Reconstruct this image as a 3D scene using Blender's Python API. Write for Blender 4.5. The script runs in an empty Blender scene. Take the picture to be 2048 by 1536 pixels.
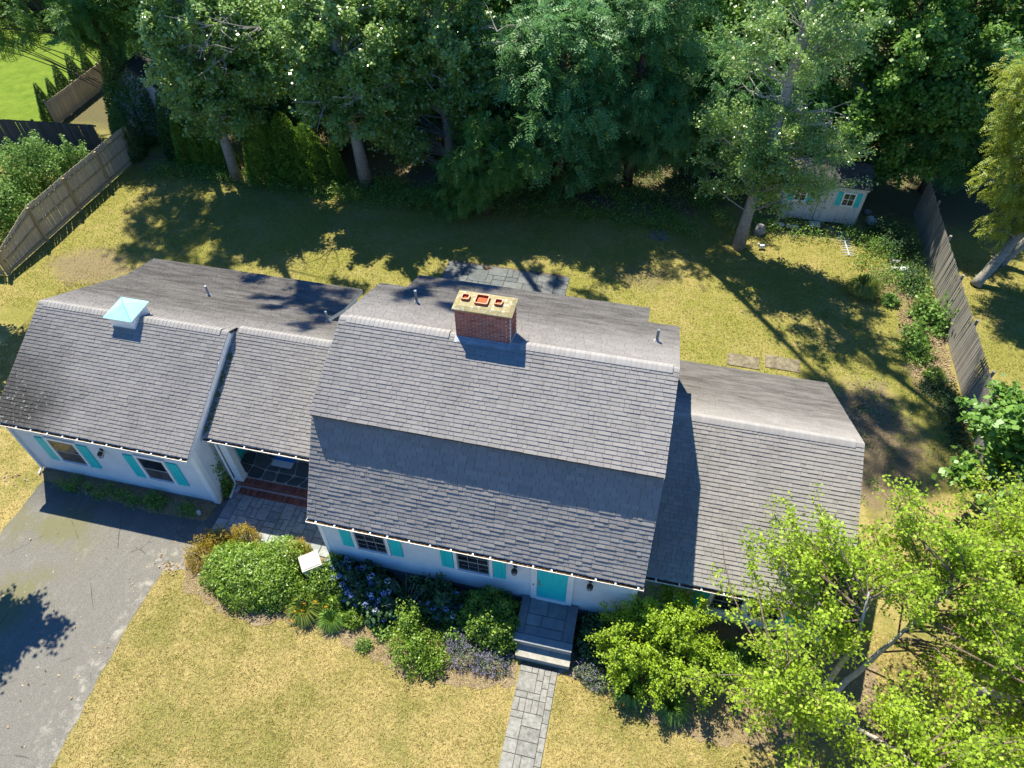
import bpy, math, random
import numpy as np
from mathutils import Vector, Matrix, Euler

random.seed(7)
rng = np.random.default_rng(7)
scene = bpy.context.scene
col = scene.collection

# ------------------------------------------------------------------ camera, sky, sun, exposure
CAM = Vector((1.722, -9.603, 21.443))
cam_d = bpy.data.cameras.new("camera")
cam = bpy.data.objects.new("camera", cam_d)
col.objects.link(cam)
Rv = Vector((0.97505713, 0.22185426, -0.00665381))
Uv = Vector((-0.16059479, 0.72587855, 0.66881211))
Fv = Vector((-0.15320868, 0.65106145, -0.7434017))
cam.matrix_world = Matrix(((Rv.x, Uv.x, -Fv.x, CAM.x), (Rv.y, Uv.y, -Fv.y, CAM.y), (Rv.z, Uv.z, -Fv.z, CAM.z), (0, 0, 0, 1)))
cam_d.sensor_width = 36.0
cam_d.lens = 36.0 * 1396.243 / 2048.0
cam_d.clip_start = 0.1
cam_d.clip_end = 2000
scene.camera = cam

SUN_AZ, SUN_EL = math.radians(40.4), math.radians(59.25)
SUN_DIR = Vector((math.sin(SUN_AZ) * math.cos(SUN_EL), -math.cos(SUN_AZ) * math.cos(SUN_EL), -math.sin(SUN_EL)))
world = bpy.data.worlds.new("World")
scene.world = world
world.use_nodes = True
wn = world.node_tree
sky = wn.nodes.new("ShaderNodeTexSky")
sky.sky_type = 'NISHITA'
sky.sun_disc = False
sky.sun_elevation = SUN_EL
sky.sun_rotation = -SUN_AZ
sky.air_density = 1.0
sky.dust_density = 0.1
sky.ozone_density = 3.0
tint = wn.nodes.new("ShaderNodeMix")
tint.data_type = 'RGBA'
tint.blend_type = 'MULTIPLY'
tint.inputs[0].default_value = 1.0
tint.inputs[7].default_value = (0.40, 0.98, 1.62, 1)
wn.links.new(sky.outputs[0], tint.inputs[6])
wn.links.new(tint.outputs[2], wn.nodes["Background"].inputs[0])
wn.nodes["Background"].inputs[1].default_value = 0.064
sun_d = bpy.data.lights.new("sun", 'SUN')
sun_d.energy = 5.0
sun_d.angle = math.radians(0.55)
sun_d.color = (1.0, 0.965, 0.80)
sun = bpy.data.objects.new("sun", sun_d)
col.objects.link(sun)
sun.rotation_euler = SUN_DIR.to_track_quat('-Z', 'Y').to_euler()
sun.location = (-20, 20, 40)
vs = scene.view_settings
vs.view_transform = 'Standard'
vs.look = 'None'
vs.exposure = 1.0
vs.gamma = 1.0
vs.use_curve_mapping = False
scene.cycles.max_bounces = 6
scene.cycles.transparent_max_bounces = 6

# ------------------------------------------------------------------ object helpers
ORG = {}


def root_of(o):
    while o.parent:
        o = o.parent
    return o


def tag(o, label=None, cat=None, group=None, kind=None):
    if label: o['label'] = label
    if cat: o['category'] = cat
    if group: o['group'] = group
    if kind: o['kind'] = kind
    return o


def thing(name, label, cat, loc=(0, 0, 0), group=None):
    o = bpy.data.objects.new(name, None)
    o.empty_display_size = 0.2
    col.objects.link(o)
    o.location = loc
    ORG[o.name] = Vector(loc)
    return tag(o, label, cat, group)


def origin(parent):
    if parent is None:
        return Vector((0, 0, 0))
    r = root_of(parent)
    return ORG.get(r.name, Vector((0, 0, 0)))


def link(name, me, parent=None, loc=None, rot=None, scale=None, kind=None):
    """loc is in the world; the parent's chain carries only the root's offset"""
    o = bpy.data.objects.new(name, me)
    col.objects.link(o)
    if parent is not None:
        o.parent = parent
    if loc is not None:
        L = Vector(loc) - (origin(parent) if parent is not None else Vector((0, 0, 0)))
        o.location = L
    if rot is not None: o.rotation_euler = rot
    if scale is not None: o.scale = scale
    if kind: o['kind'] = kind
    return o


class MB:
    """collects polygons and links them as ONE mesh object"""

    def __init__(s):
        s.v = []; s.f = []; s.m = []

    def add(s, vs_, fs, mi=0):
        b = len(s.v)
        s.v.extend([tuple(p) for p in vs_])
        for f in fs:
            s.f.append(tuple(i + b for i in f)); s.m.append(mi)
        return s

    def box(s, x0, x1, y0, y1, z0, z1, mi=0):
        vs_ = [(x0, y0, z0), (x1, y0, z0), (x1, y1, z0), (x0, y1, z0), (x0, y0, z1), (x1, y0, z1), (x1, y1, z1), (x0, y1, z1)]
        return s.add(vs_, [(0, 3, 2, 1), (4, 5, 6, 7), (0, 1, 5, 4), (1, 2, 6, 5), (2, 3, 7, 6), (3, 0, 4, 7)], mi)

    def obox(s, c, ax, ay, az, mi=0):
        """oriented box: centre and three half-axis vectors"""
        c, ax, ay, az = Vector(c), Vector(ax), Vector(ay), Vector(az)
        vs_ = [c + ax * i + ay * j + az * k for k in (-1, 1) for (i, j) in ((-1, -1), (1, -1), (1, 1), (-1, 1))]
        fs = [(0, 3, 2, 1), (4, 5, 6, 7), (0, 1, 5, 4), (1, 2, 6, 5), (2, 3, 7, 6), (3, 0, 4, 7)]
        if ax.cross(ay).dot(az) < 0: fs = [tuple(reversed(f)) for f in fs]
        return s.add(vs_, fs, mi)

    def prism_x(s, prof, x0, x1, mi=0):
        n = len(prof)
        vs_ = [(x0, y, z) for y, z in prof] + [(x1, y, z) for y, z in prof]
        fs = [tuple(range(n))[::-1], tuple(range(n, 2 * n))] + [(i, (i + 1) % n, n + (i + 1) % n, n + i) for i in range(n)]
        return s.add(vs_, fs, mi)

    def prism_z(s, poly, z0, z1, mi=0):
        n = len(poly)
        vs_ = [(x, y, z0) for x, y in poly] + [(x, y, z1) for x, y in poly]
        fs = [tuple(range(n))[::-1], tuple(range(n, 2 * n))] + [(i, (i + 1) % n, n + (i + 1) % n, n + i) for i in range(n)]
        return s.add(vs_, fs, mi)

    def tube(s, pts, rad, n=6, mi=0, cap=True):
        pts = [Vector(p) for p in pts]
        if not hasattr(rad, '__len__'): rad = [rad] * len(pts)
        vs_ = []; prev = None
        for i, p in enumerate(pts):
            d = (pts[min(i + 1, len(pts) - 1)] - pts[max(i - 1, 0)])
            if d.length < 1e-9: d = Vector((0, 0, 1))
            d.normalize()
            a = prev if prev is not None else (Vector((1, 0, 0)) if abs(d.x) < .8 else Vector((0, 1, 0)))
            a = (a - d * a.dot(d))
            if a.length < 1e-6: a = d.orthogonal()
            a.normalize(); b = d.cross(a); prev = a
            for k in range(n):
                t = 2 * math.pi * k / n
                vs_.append(p + (a * math.cos(t) + b * math.sin(t)) * rad[i])
        fs = []
        for i in range(len(pts) - 1):
            for k in range(n):
                fs.append((i * n + k, i * n + (k + 1) % n, (i + 1) * n + (k + 1) % n, (i + 1) * n + k))
        if cap:
            fs.append(tuple(range(n))[::-1]); fs.append(tuple(range((len(pts) - 1) * n, len(pts) * n)))
        return s.add(vs_, fs, mi)

    def mesh(s, name, mats, off=Vector((0, 0, 0)), smooth=False):
        me = bpy.data.meshes.new(name)
        me.from_pydata([(p[0] - off[0], p[1] - off[1], p[2] - off[2]) for p in s.v], [], s.f)
        for m in (mats if isinstance(mats, (list, tuple)) else [mats]): me.materials.append(m)
        if any(s.m): me.polygons.foreach_set('material_index', s.m)
        if smooth: me.polygons.foreach_set('use_smooth', [True] * len(s.f))
        me.update()
        return me

    def build(s, name, mats, parent=None, smooth=False, kind=None):
        me = s.mesh(name, mats, origin(parent), smooth)
        o = bpy.data.objects.new(name, me)
        col.objects.link(o)
        if parent is not None: o.parent = parent
        if kind: o['kind'] = kind
        return o


def np_mesh(name, V, nper, mats, tint=None, mi=None):
    """V: (nfaces, nper, 3) loose polygons"""
    nf = V.shape[0]
    me = bpy.data.meshes.new(name)
    me.vertices.add(nf * nper)
    me.vertices.foreach_set('co', np.ascontiguousarray(V, dtype=np.float32).ravel())
    me.loops.add(nf * nper)
    me.loops.foreach_set('vertex_index', np.arange(nf * nper, dtype=np.int32))
    me.polygons.add(nf)
    me.polygons.foreach_set('loop_start', np.arange(0, nf * nper, nper, dtype=np.int32))
    me.polygons.foreach_set('loop_total', np.full(nf, nper, dtype=np.int32))
    for m in (mats if isinstance(mats, (list, tuple)) else [mats]): me.materials.append(m)
    if mi is not None: me.polygons.foreach_set('material_index', mi.astype(np.int32))
    if tint is not None:
        a = me.attributes.new('tint', 'FLOAT', 'FACE')
        a.data.foreach_set('value', tint.astype(np.float32))
    me.update(calc_edges=True)
    return me


# ------------------------------------------------------------------ materials
class NT:
    def __init__(s, name, rough=0.8, spec=0.3):
        s.mat = bpy.data.materials.new(name)
        s.mat.use_nodes = True
        s.t = s.mat.node_tree
        s.b = s.t.nodes['Principled BSDF']
        s.b.inputs['Roughness'].default_value = rough
        s.b.inputs['Specular IOR Level'].default_value = spec

    def n(s, ty, ins=None, **pr):
        nd = s.t.nodes.new(ty)
        for k, v in pr.items(): setattr(nd, k, v)
        for k, v in (ins or {}).items():
            if isinstance(v, bpy.types.NodeSocket): s.t.links.new(v, nd.inputs[k])
            else: nd.inputs[k].default_value = v
        return nd

    def pos(s): return s.n('ShaderNodeNewGeometry').outputs['Position']

    def noise(s, scale, detail=3, rough=.6, vec=None, dist=0.0):
        ins = {'Scale': scale, 'Detail': detail, 'Roughness': rough, 'Distortion': dist}
        ins['Vector'] = vec if vec is not None else s.pos()
        return s.n('ShaderNodeTexNoise', ins).outputs['Fac']

    def ramp(s, fac, stops):
        nd = s.n('ShaderNodeValToRGB', {'Fac': fac})
        e = nd.color_ramp.elements
        while len(e) < len(stops): e.new(0.5)
        for i, (p, c) in enumerate(stops):
            e[i].position = p
            e[i].color = (c, c, c, 1) if not hasattr(c, '__len__') else (*c, 1)
        return nd.outputs['Color']

    def mix(s, fac, a, b, mode='MIX'):
        nd = s.n('ShaderNodeMix', data_type='RGBA', blend_type=mode)
        for k, v in ((0, fac), (6, a), (7, b)):
            if isinstance(v, bpy.types.NodeSocket): s.t.links.new(v, nd.inputs[k])
            elif k == 0: nd.inputs[0].default_value = v
            else: nd.inputs[k].default_value = (*v, 1) if len(v) == 3 else v
        return nd.outputs[2]

    def math(s, op, a, b=0.0, c=None):
        nd = s.n('ShaderNodeMath', operation=op)
        for i, v in enumerate((a, b, c)):
            if v is None: continue
            if isinstance(v, bpy.types.NodeSocket): s.t.links.new(v, nd.inputs[i])
            else: nd.inputs[i].default_value = v
        return nd.outputs[0]

    def rnd(s):
        g = s.n('ShaderNodeNewGeometry').outputs['Random Per Island']
        o = s.n('ShaderNodeObjectInfo').outputs['Random']
        return s.math('FRACT', s.math('ADD', g, o))

    def col(s, c):
        if isinstance(c, bpy.types.NodeSocket): s.t.links.new(c, s.b.inputs['Base Color'])
        else: s.b.inputs['Base Color'].default_value = (*c, 1)
        return s

    def bump(s, h, strength=.3, dist=.02):
        b = s.n('ShaderNodeBump', {'Height': h, 'Strength': strength, 'Distance': dist})
        s.t.links.new(b.outputs[0], s.b.inputs['Normal'])
        return s

    def scale(s, v, sc):
        return s.n('ShaderNodeMapping', {'Vector': v, 'Scale': sc}).outputs[0]


def plain(name, c, rough=.6, spec=.3, var=.08, nscale=6):
    t = NT(name, rough, spec)
    n = t.noise(nscale, 4)
    d = tuple(max(0, x * (1 - var * 2)) for x in c)
    l = tuple(min(1, x * (1 + var)) for x in c)
    t.col(t.ramp(n, [(.3, d), (.7, l)]))
    return t.mat


def pieces(name, cols, rough=.85, spec=.2, grain=.25, gscale=30, bump=.3):
    """material of one-by-one pieces: each takes its own tone from the list"""
    t = NT(name, rough, spec)
    c = t.ramp(t.rnd(), [(i / max(1, len(cols) - 1), x) for i, x in enumerate(cols)])
    n = t.noise(gscale, 5, .7)
    c = t.mix(grain, c, t.ramp(n, [(.3, .15), (.7, 1.0)]), 'OVERLAY')
    t.col(c)
    if bump: t.bump(n, bump, .01)
    return t.mat


def leafmat(name, dark, mid, light, rough=.42, trans=.32, spec=.45):
    t = NT(name, rough, spec)
    a = t.n('ShaderNodeAttribute', attribute_name='tint').outputs['Fac']
    c = t.ramp(a, [(0.0, dark), (.5, mid), (1.0, light)])
    t.col(c)
    tr = t.n('ShaderNodeBsdfTranslucent', {'Color': t.mix(.5, c, tuple(min(1, x * 1.5) for x in light))})
    m = t.n('ShaderNodeMixShader', {0: trans, 1: t.b.outputs[0], 2: tr.outputs[0]})
    t.t.links.new(m.outputs[0], t.t.nodes['Material Output'].inputs['Surface'])
    return t.mat


MT = {}


def make_materials():
    # shingles -------------------------------------------------
    t = NT('asphalt_shingle', .9, .2)
    r = t.rnd()
    t.b.inputs['Diffuse Roughness'].default_value = 1.0
    c = t.ramp(r, [(0, (.30, .271, .25)), (.25, (.33, .299, .276)), (.8, (.35, .317, .293)), (1, (.375, .34, .312))])
    p = t.pos()
    g = t.noise(90, 2, .6)
    c = t.mix(.35, c, t.ramp(g, [(.3, .25), (.7, .8)]), 'OVERLAY')
    st = t.noise(.45, 5, .65)
    c = t.mix(t.ramp(st, [(.45, 0), (.75, .5)]), c, (.37, .335, .305))
    st2 = t.noise(.8, 4, .6, t.scale(p, (1, .35, .35)))
    c = t.mix(t.ramp(st2, [(.5, 0), (.72, .35)]), c, (.20, .18, .168))
    sx = t.n('ShaderNodeSeparateXYZ', {0: p})
    # back slopes are streaked and browner; the garage corner is dark with algae and lichen
    yb = t.n('ShaderNodeMapRange', {'Value': sx.outputs[1], 'From Min': 5.2, 'From Max': 7.0}).outputs[0]
    c = t.mix(t.math('MULTIPLY', yb, .75), c, (.17, .152, .138))
    stk = t.noise(1.5, 5, .7, t.scale(p, (.55, 3.0, 3.0)))
    c = t.mix(t.math('MULTIPLY', yb, t.ramp(stk, [(.40, 0), (.62, .8)])), c, (.085, .075, .066))
    dx = t.math('ADD', sx.outputs[0], 18.6)
    dy = t.math('SUBTRACT', sx.outputs[1], 1.5)
    dd = t.math('SQRT', t.math('ADD', t.math('MULTIPLY', dx, dx), t.math('MULTIPLY', dy, dy)))
    dd = t.math('ADD', dd, t.math('MULTIPLY', t.noise(.9, 4, .6), 2.4))
    c = t.mix(t.ramp(t.math('MULTIPLY', dd, .2), [(.38, .85), (.82, 0)]), c, (.065, .058, .05))
    li = t.math('MULTIPLY', t.ramp(t.math('MULTIPLY', dd, .2), [(.36, 1), (.7, 0)]), t.ramp(t.noise(9, 2), [(.62, 0), (.66, 1)]))
    c = t.mix(li, c, (.36, .37, .32))
    t.col(c).bump(g, .35, .006)
    MT['shingle'] = t.mat
    t = NT('ridge_shingle_felt', .9, .2)
    c = t.ramp(t.rnd(), [(0, (.29, .268, .254)), (1, (.325, .30, .285))])
    c = t.mix(.3, c, t.ramp(t.noise(60, 3), [(.3, .2), (.7, .85)]), 'OVERLAY')
    t.col(c); MT['ridge'] = t.mat
    MT['deck'] = plain('roof_underside', (.06, .055, .05), .9)
    # walls ------------------------------------------------------
    t = NT('white_clapboard_paint', .55, .35)
    c = t.ramp(t.noise(2.2, 5, .6), [(.3, (.60, .62, .63)), (.7, (.70, .71, .71))])
    c = t.mix(t.ramp(t.noise(1.0, 5, .7, t.scale(t.pos(), (3, 3, .4))), [(.55, 0), (.8, .35)]), c, (.52, .51, .47))
    t.col(c); MT['siding'] = t.mat
    MT['white'] = plain('white_trim_paint', (.80, .80, .79), .45, .4, .05, 3)
    t = NT('white_gutter_metal', .4, .45)
    c = t.ramp(t.noise(4, 5, .7, t.scale(t.pos(), (1, 6, 6))), [(.4, (.82, .82, .81)), (.8, (.6, .57, .52))])
    t.col(c); MT['gutter'] = t.mat
    MT['litter'] = pieces('gutter_leaf_litter', [(.05, .03, .016), (.11, .062, .03), (.17, .10, .045), (.07, .04, .02)], gscale=50)
    t = NT('teal_paint', .5, .4)
    c = t.ramp(t.noise(5, 5, .6, t.scale(t.pos(), (1, 1, .3))), [(.3, (.008, .50, .50)), (.7, (.012, .60, .60))])
    t.col(c); MT['teal'] = t.mat
    t = NT('pale_copper_green_paint', .4, .4)
    t.col(t.ramp(t.noise(3, 3), [(.3, (.30, .66, .68)), (.7, (.36, .72, .73))])); MT['mint'] = t.mat
    t = NT('window_glass', .05, .45)
    t.col(t.ramp(t.noise(1.2, 2), [(.4, (.008, .011, .017)), (.6, (.028, .034, .045))])); MT['glass'] = t.mat
    t = NT('insect_screen', .55, .3)
    t.col(t.ramp(t.noise(3, 4), [(.4, (.035, .040, .048)), (.6, (.06, .068, .08))])); MT['screen'] = t.mat
    MT['sash'] = plain('grey_sash_paint', (.26, .28, .31), .5, .4)
    MT['foundation'] = plain('concrete_foundation', (.28, .27, .255), .9, .2, .15, 5)
    MT['black_metal'] = plain('black_lamp_metal', (.018, .018, .02), .4, .5)
    MT['brass'] = plain('brass_lever', (.35, .25, .10), .35, .6)
    # masonry ----------------------------------------------------
    MT['brick'] = pieces('chimney_brick', [(.17, .062, .050), (.27, .10, .08), (.33, .13, .10), (.24, .085, .07), (.22, .11, .10)], gscale=40, grain=.4)
    MT['stepbrick'] = pieces('step_brick', [(.17, .055, .040), (.24, .085, .065), (.29, .12, .09), (.13, .05, .04)], gscale=30, grain=.4)
    MT['mortar'] = plain('mortar', (.56, .49, .48), .95, .1, .2, 25)
    t = NT('lichened_cap_mortar', .95, .15)
    p = t.pos()
    c = t.ramp(t.noise(5, 5, .6), [(.3, (.24, .20, .10)), (.7, (.36, .30, .16))])
    c = t.mix(t.ramp(t.noise(9, 6, .75), [(.54, 0), (.60, .8)]), c, (.52, .49, .42))
    c = t.mix(t.ramp(t.noise(4, 3), [(.69, 0), (.71, 1)]), c, (.55, .26, .03))
    t.col(c).bump(t.noise(20, 5), .5, .02); MT['cap'] = t.mat
    MT['terracotta'] = plain('terracotta_flue', (.46, .10, .035), .8, .2, .15, 8)
    MT['terracotta_rim'] = plain('terracotta_rim', (.60, .36, .24), .8, .2, .1, 8)
    MT['lead'] = plain('lead_flashing', (.34, .37, .40), .55, .5, .15, 4)
    MT['pvc'] = plain('vent_pipe_plastic', (.16, .20, .20), .5, .4)
    MT['boot'] = plain('vent_boot_metal', (.50, .51, .52), .5, .5)
    MT['flag'] = pieces('flagstone', [(.060, .072, .072), (.085, .098, .098), (.11, .122, .115), (.075, .08, .085)], gscale=8, grain=.35)
    MT['pale_joint'] = plain('pale_joint_mortar', (.42, .42, .40), .95, .1, .2, 12)
    MT['bluestone'] = pieces('bluestone_slab', [(.20, .215, .22), (.27, .28, .275), (.32, .325, .31), (.24, .24, .235)], gscale=6, grain=.35)
    MT['darkstone'] = pieces('dull_patio_slab', [(.10, .108, .11), (.13, .135, .132), (.155, .158, .15)], gscale=6, grain=.35)
    MT['walkstone'] = pieces('stamped_walk_stone', [(.175, .168, .152), (.21, .20, .18), (.24, .228, .205), (.195, .186, .168)], gscale=9, grain=.45, bump=.6)
    MT['joint'] = plain('sandy_joint', (.15, .115, .075), .95, .1, .2, 20)
    t = NT('slate_stoop', .75, .3)
    c = t.ramp(t.noise(2.2, 6, .7, dist=.6), [(.3, (.09, .10, .115)), (.55, (.20, .21, .225)), (.75, (.36, .365, .37))])
    c = t.mix(.5, c, t.ramp(t.rnd(), [(0, (.13, .14, .155)), (1, (.27, .28, .29))]))
    t.col(c); MT['slate'] = t.mat
    t = NT('weathered_step_concrete', .9, .2)
    t.col(t.ramp(t.noise(5, 6, .7), [(.3, (.24, .22, .19)), (.7, (.40, .37, .32))])); MT['stepstone'] = t.mat
    # asphalt ----------------------------------------------------
    t = NT('worn_asphalt', .95, .2)
    c = t.ramp(t.noise(60, 3, .8), [(.32, (.075, .069, .060)), (.5, (.15, .138, .12)), (.66, (.29, .27, .24))])
    c = t.mix(t.ramp(t.noise(.55, 5, .6), [(.35, 0), (.7, .45)]), c, (.165, .15, .13))
    sx = t.n('ShaderNodeSeparateXYZ', {0: t.pos()})
    ms = t.math('MULTIPLY', t.ramp(t.noise(.7, 4, .6), [(.42, 0), (.62, .8)]), t.n('ShaderNodeMapRange', {'Value': sx.outputs[0], 'From Min': -14.6, 'From Max': -16.2}).outputs[0])
    c = t.mix(ms, c, (.15, .14, .065))
    # sandy washed edge near the lawn
    ed = t.n('ShaderNodeMapRange', {'Value': t.math('ADD', sx.outputs[0], t.math('MULTIPLY', t.noise(2.2, 4, .6), 1.6)), 'From Min': -12.3, 'From Max': -11.75}).outputs[0]
    ed = t.math('MULTIPLY', ed, t.ramp(t.noise(2.6, 4, .7), [(.5, 0), (.68, .6)]))
    c = t.mix(ed, c, (.42, .38, .31))
    # darker apron in front of the garage wall
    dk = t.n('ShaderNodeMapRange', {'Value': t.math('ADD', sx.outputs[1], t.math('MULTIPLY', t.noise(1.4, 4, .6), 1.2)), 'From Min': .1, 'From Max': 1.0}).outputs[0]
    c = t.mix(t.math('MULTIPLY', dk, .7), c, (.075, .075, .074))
    wv = t.n('ShaderNodeVectorMath', {0: t.pos(), 1: t.n('ShaderNodeTexNoise', {'Scale': 1.2, 'Detail': 5}).outputs['Color']}, operation='ADD').outputs[0]
    vo = t.n('ShaderNodeTexVoronoi', {'Vector': wv, 'Scale': .42}, feature='DISTANCE_TO_EDGE').outputs['Distance']
    cr = t.math('MULTIPLY', t.ramp(vo, [(.0, 1), (.012, 0)]), t.ramp(t.noise(.8, 3), [(.5, 0), (.6, .8)]))
    c = t.mix(cr, c, (.05, .047, .042))
    c = t.mix(t.ramp(t.noise(3.2, 5, .75, t.scale(t.pos(), (1, .35, 1))), [(.55, 0), (.72, .35)]), c, (.30, .275, .235))
    c = t.mix(t.ramp(t.noise(7, 2), [(.70, 0), (.73, .6)]), c, (.38, .36, .32))
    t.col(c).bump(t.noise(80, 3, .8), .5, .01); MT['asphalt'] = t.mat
    # wood -------------------------------------------------------
    def wood(name, cols, sc=(14, 14, .8)):
        t = NT(name, .85, .2)
        c = t.ramp(t.rnd(), [(i / (len(cols) - 1), x) for i, x in enumerate(cols)])
        n = t.noise(1.5, 5, .7, t.scale(t.n('ShaderNodeTexCoord').outputs['Object'], sc))
        t.col(t.mix(.5, c, t.ramp(n, [(.3, .2), (.7, .85)]), 'OVERLAY'))
        return t.mat
    MT['picket_tan'] = wood('tan_picket_wood', [(.42, .35, .26), (.52, .43, .33), (.47, .39, .29)])
    MT['post_tan'] = wood('yellowed_post_wood', [(.33, .26, .14), (.36, .29, .17)])
    MT['picket_grey'] = wood('grey_picket_wood', [(.17, .15, .13), (.26, .235, .205), (.31, .275, .23), (.20, .18, .16)])
    MT['picket_shaded'] = wood('fence_wood_with_shade', [(.05, .05, .055), (.075, .075, .08)])  # grey boards, with the shade on them put into the colour
    MT['shedwood'] = wood('pale_grey_board', [(.50, .49, .47), (.60, .58, .56), (.55, .53, .51)])
    MT['bark_pale'] = None
    def bark(name, base, patch, amt=.5, sc=(3, 3, 9)):
        t = NT(name, .9, .15)
        n = t.noise(1.6, 5, .7, t.scale(t.pos(), sc))
        c = t.ramp(t.noise(9, 4, .7), [(.3, tuple(x * .6 for x in base)), (.7, base)])
        c = t.mix(t.ramp(n, [(amt, 0), (amt + .12, 1)]), c, patch)
        t.col(c).bump(n, .6, .04)
        return t.mat
    MT['bark_pale'] = bark('pale_poplar_bark', (.40, .37, .32), (.12, .105, .09), .55)
    MT['bark_birch'] = bark('birch_bark', (.58, .52, .46), (.10, .075, .055), .60, (2, 2, 14))
    MT['bark_brown'] = bark('brown_bark', (.14, .10, .07), (.06, .045, .03), .5)
    MT['bark_twig'] = bark('birch_twig_bark', (.26, .19, .14), (.12, .08, .06), .5)
    MT['bark_dead'] = bark('dead_twig_bark', (.38, .35, .31), (.2, .18, .15), .6)
    # ground -----------------------------------------------------
    MT['ground'] = ground_material()
    t = NT('wood_mulch', .95, .1)
    c = t.ramp(t.noise(26, 5, .8), [(.3, (.10, .068, .04)), (.5, (.25, .185, .11)), (.7, (.40, .31, .20))])
    c = t.mix(t.ramp(t.noise(1.4, 4), [(.4, 0), (.65, .5)]), c, (.24, .185, .105))
    t.col(c).bump(t.noise(30, 5, .8), .8, .03); MT['mulch'] = t.mat
    MT['chips'] = pieces('chips_and_dry_leaves', [(.14, .085, .045), (.30, .21, .12), (.42, .32, .19), (.22, .14, .07)], bump=0)
    t = NT('neighbour_lawn_turf', .95, .1)
    c = t.ramp(t.noise(1.2, 6, .7), [(.3, (.095, .155, .014)), (.7, (.18, .24, .03))])
    c = t.mix(.4, c, t.ramp(t.noise(22, 4, .8), [(.3, .2), (.7, .8)]), 'OVERLAY')
    t.col(c).bump(t.noise(25, 4, .8), .7, .05); MT['turf'] = t.mat
    # leaves -----------------------------------------------------
    L = leafmat
    MT['l_poplar'] = L('poplar_leaf', (.10, .19, .035), (.21, .34, .075), (.40, .54, .17), .27, .40, 1.0)
    MT['l_dark'] = L('dark_drooping_leaf', (.05, .13, .018), (.10, .22, .03), (.18, .33, .05), .5, .25)
    MT['l_locust'] = L('blue_green_locust_leaf', (.05, .145, .04), (.10, .235, .065), (.17, .34, .10), .5, .28)
    MT['l_maple'] = L('maple_leaf', (.07, .16, .022), (.14, .27, .04), (.26, .41, .08), .42, .3)
    MT['l_gold'] = L('yellow_green_locust_leaf', (.13, .20, .02), (.27, .34, .035), (.44, .44, .05), .5, .35)
    MT['l_birch'] = L('birch_leaf', (.17, .27, .016), (.32, .44, .032), (.50, .62, .085), .5, .42, .25)
    MT['l_lime'] = L('lime_shrub_leaf', (.17, .27, .012), (.29, .42, .018), (.42, .55, .04), .5, .35)
    MT['l_rhodo'] = L('glossy_evergreen_leaf', (.08, .16, .014), (.16, .27, .022), (.27, .38, .045), .40, .3, .5)
    MT['l_euon'] = L('holly_leaf', (.035, .09, .012), (.10, .19, .018), (.24, .35, .03), .40, .3, .45)
    MT['l_hyd'] = L('hydrangea_leaf', (.020, .060, .020), (.045, .105, .032), (.09, .165, .05), .5, .25)
    MT['l_gray'] = L('catmint_leaf', (.08, .115, .06), (.14, .18, .10), (.22, .26, .16), .6, .2)
    MT['l_spirea'] = L('spirea_leaf', (.18, .17, .015), (.34, .27, .025), (.50, .30, .03), .5, .35)
    MT['l_weed'] = L('weed_leaf', (.06, .14, .018), (.14, .25, .035), (.27, .40, .07), .5, .3)
    MT['l_conifer'] = L('conifer_spray', (.035, .09, .022), (.07, .155, .035), (.13, .24, .05), .6, .2)
    MT['l_arbor'] = L('arborvitae_spray', (.08, .18, .02), (.15, .28, .035), (.24, .38, .05), .6, .25)
    MT['l_vine'] = L('grape_vine_leaf', (.06, .14, .025), (.13, .24, .045), (.24, .37, .085), .5, .3, .25)
    MT['l_lily'] = L('daylily_blade', (.08, .14, .02), (.16, .23, .035), (.34, .34, .06), .5, .3)
    MT['l_straw'] = L('lawn_blade', (.13, .12, .022), (.35, .265, .085), (.60, .48, .22), .8, .15, .1)
    MT['l_backgrass'] = L('back_lawn_blade', (.085, .115, .014), (.26, .25, .045), (.50, .42, .13), .8, .15, .1)
    MT['blue_flower'] = L('hydrangea_blossom', (.17, .22, .62), (.36, .42, .85), (.72, .74, .85), .7, .3, .1)
    MT['purple_flower'] = L('catmint_blossom', (.17, .12, .27), (.28, .22, .40), (.42, .36, .52), .7, .3, .1)
    MT['orange_flower'] = L('daylily_blossom', (.60, .18, .01), (.75, .30, .02), (.80, .45, .03), .6, .3, .1)
    MT['moss'] = plain('roof_moss', (.10, .13, .05), .95, .1, .3, 20)
    MT['util'] = plain('utility_box_plastic', (.38, .365, .335), .6, .3, .06, 4)
    MT['white_old'] = plain('weathered_white_plastic', (.62, .63, .63), .6, .3, .15, 5)
    MT['block'] = plain('concrete_block', (.36, .36, .34), .95, .15, .2, 10)
    MT['rock'] = plain('fieldstone', (.30, .29, .27), .9, .2, .3, 4)
    MT['slab'] = plain('old_concrete_slab', (.21, .175, .12), .95, .15, .25, 4)
    t = NT('woven_mat', .95, .1)
    sx = t.n('ShaderNodeSeparateXYZ', {0: t.pos()})
    t.col(t.mix(t.math('GREATER_THAN', sx.outputs[1], 3.28), (.62, .64, .66), (.02, .20, .58))); MT['mat'] = t.mat
    MT['nbr_wall'] = plain('neighbour_wall_paint', (.52, .50, .46), .7, .3)
    MT['tan_wall'] = plain('tan_wall_paint', (.50, .33, .14), .7, .3)
    MT['dark_roof'] = plain('dark_neighbour_roof', (.075, .07, .068), .9, .2, .2, 3)


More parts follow.
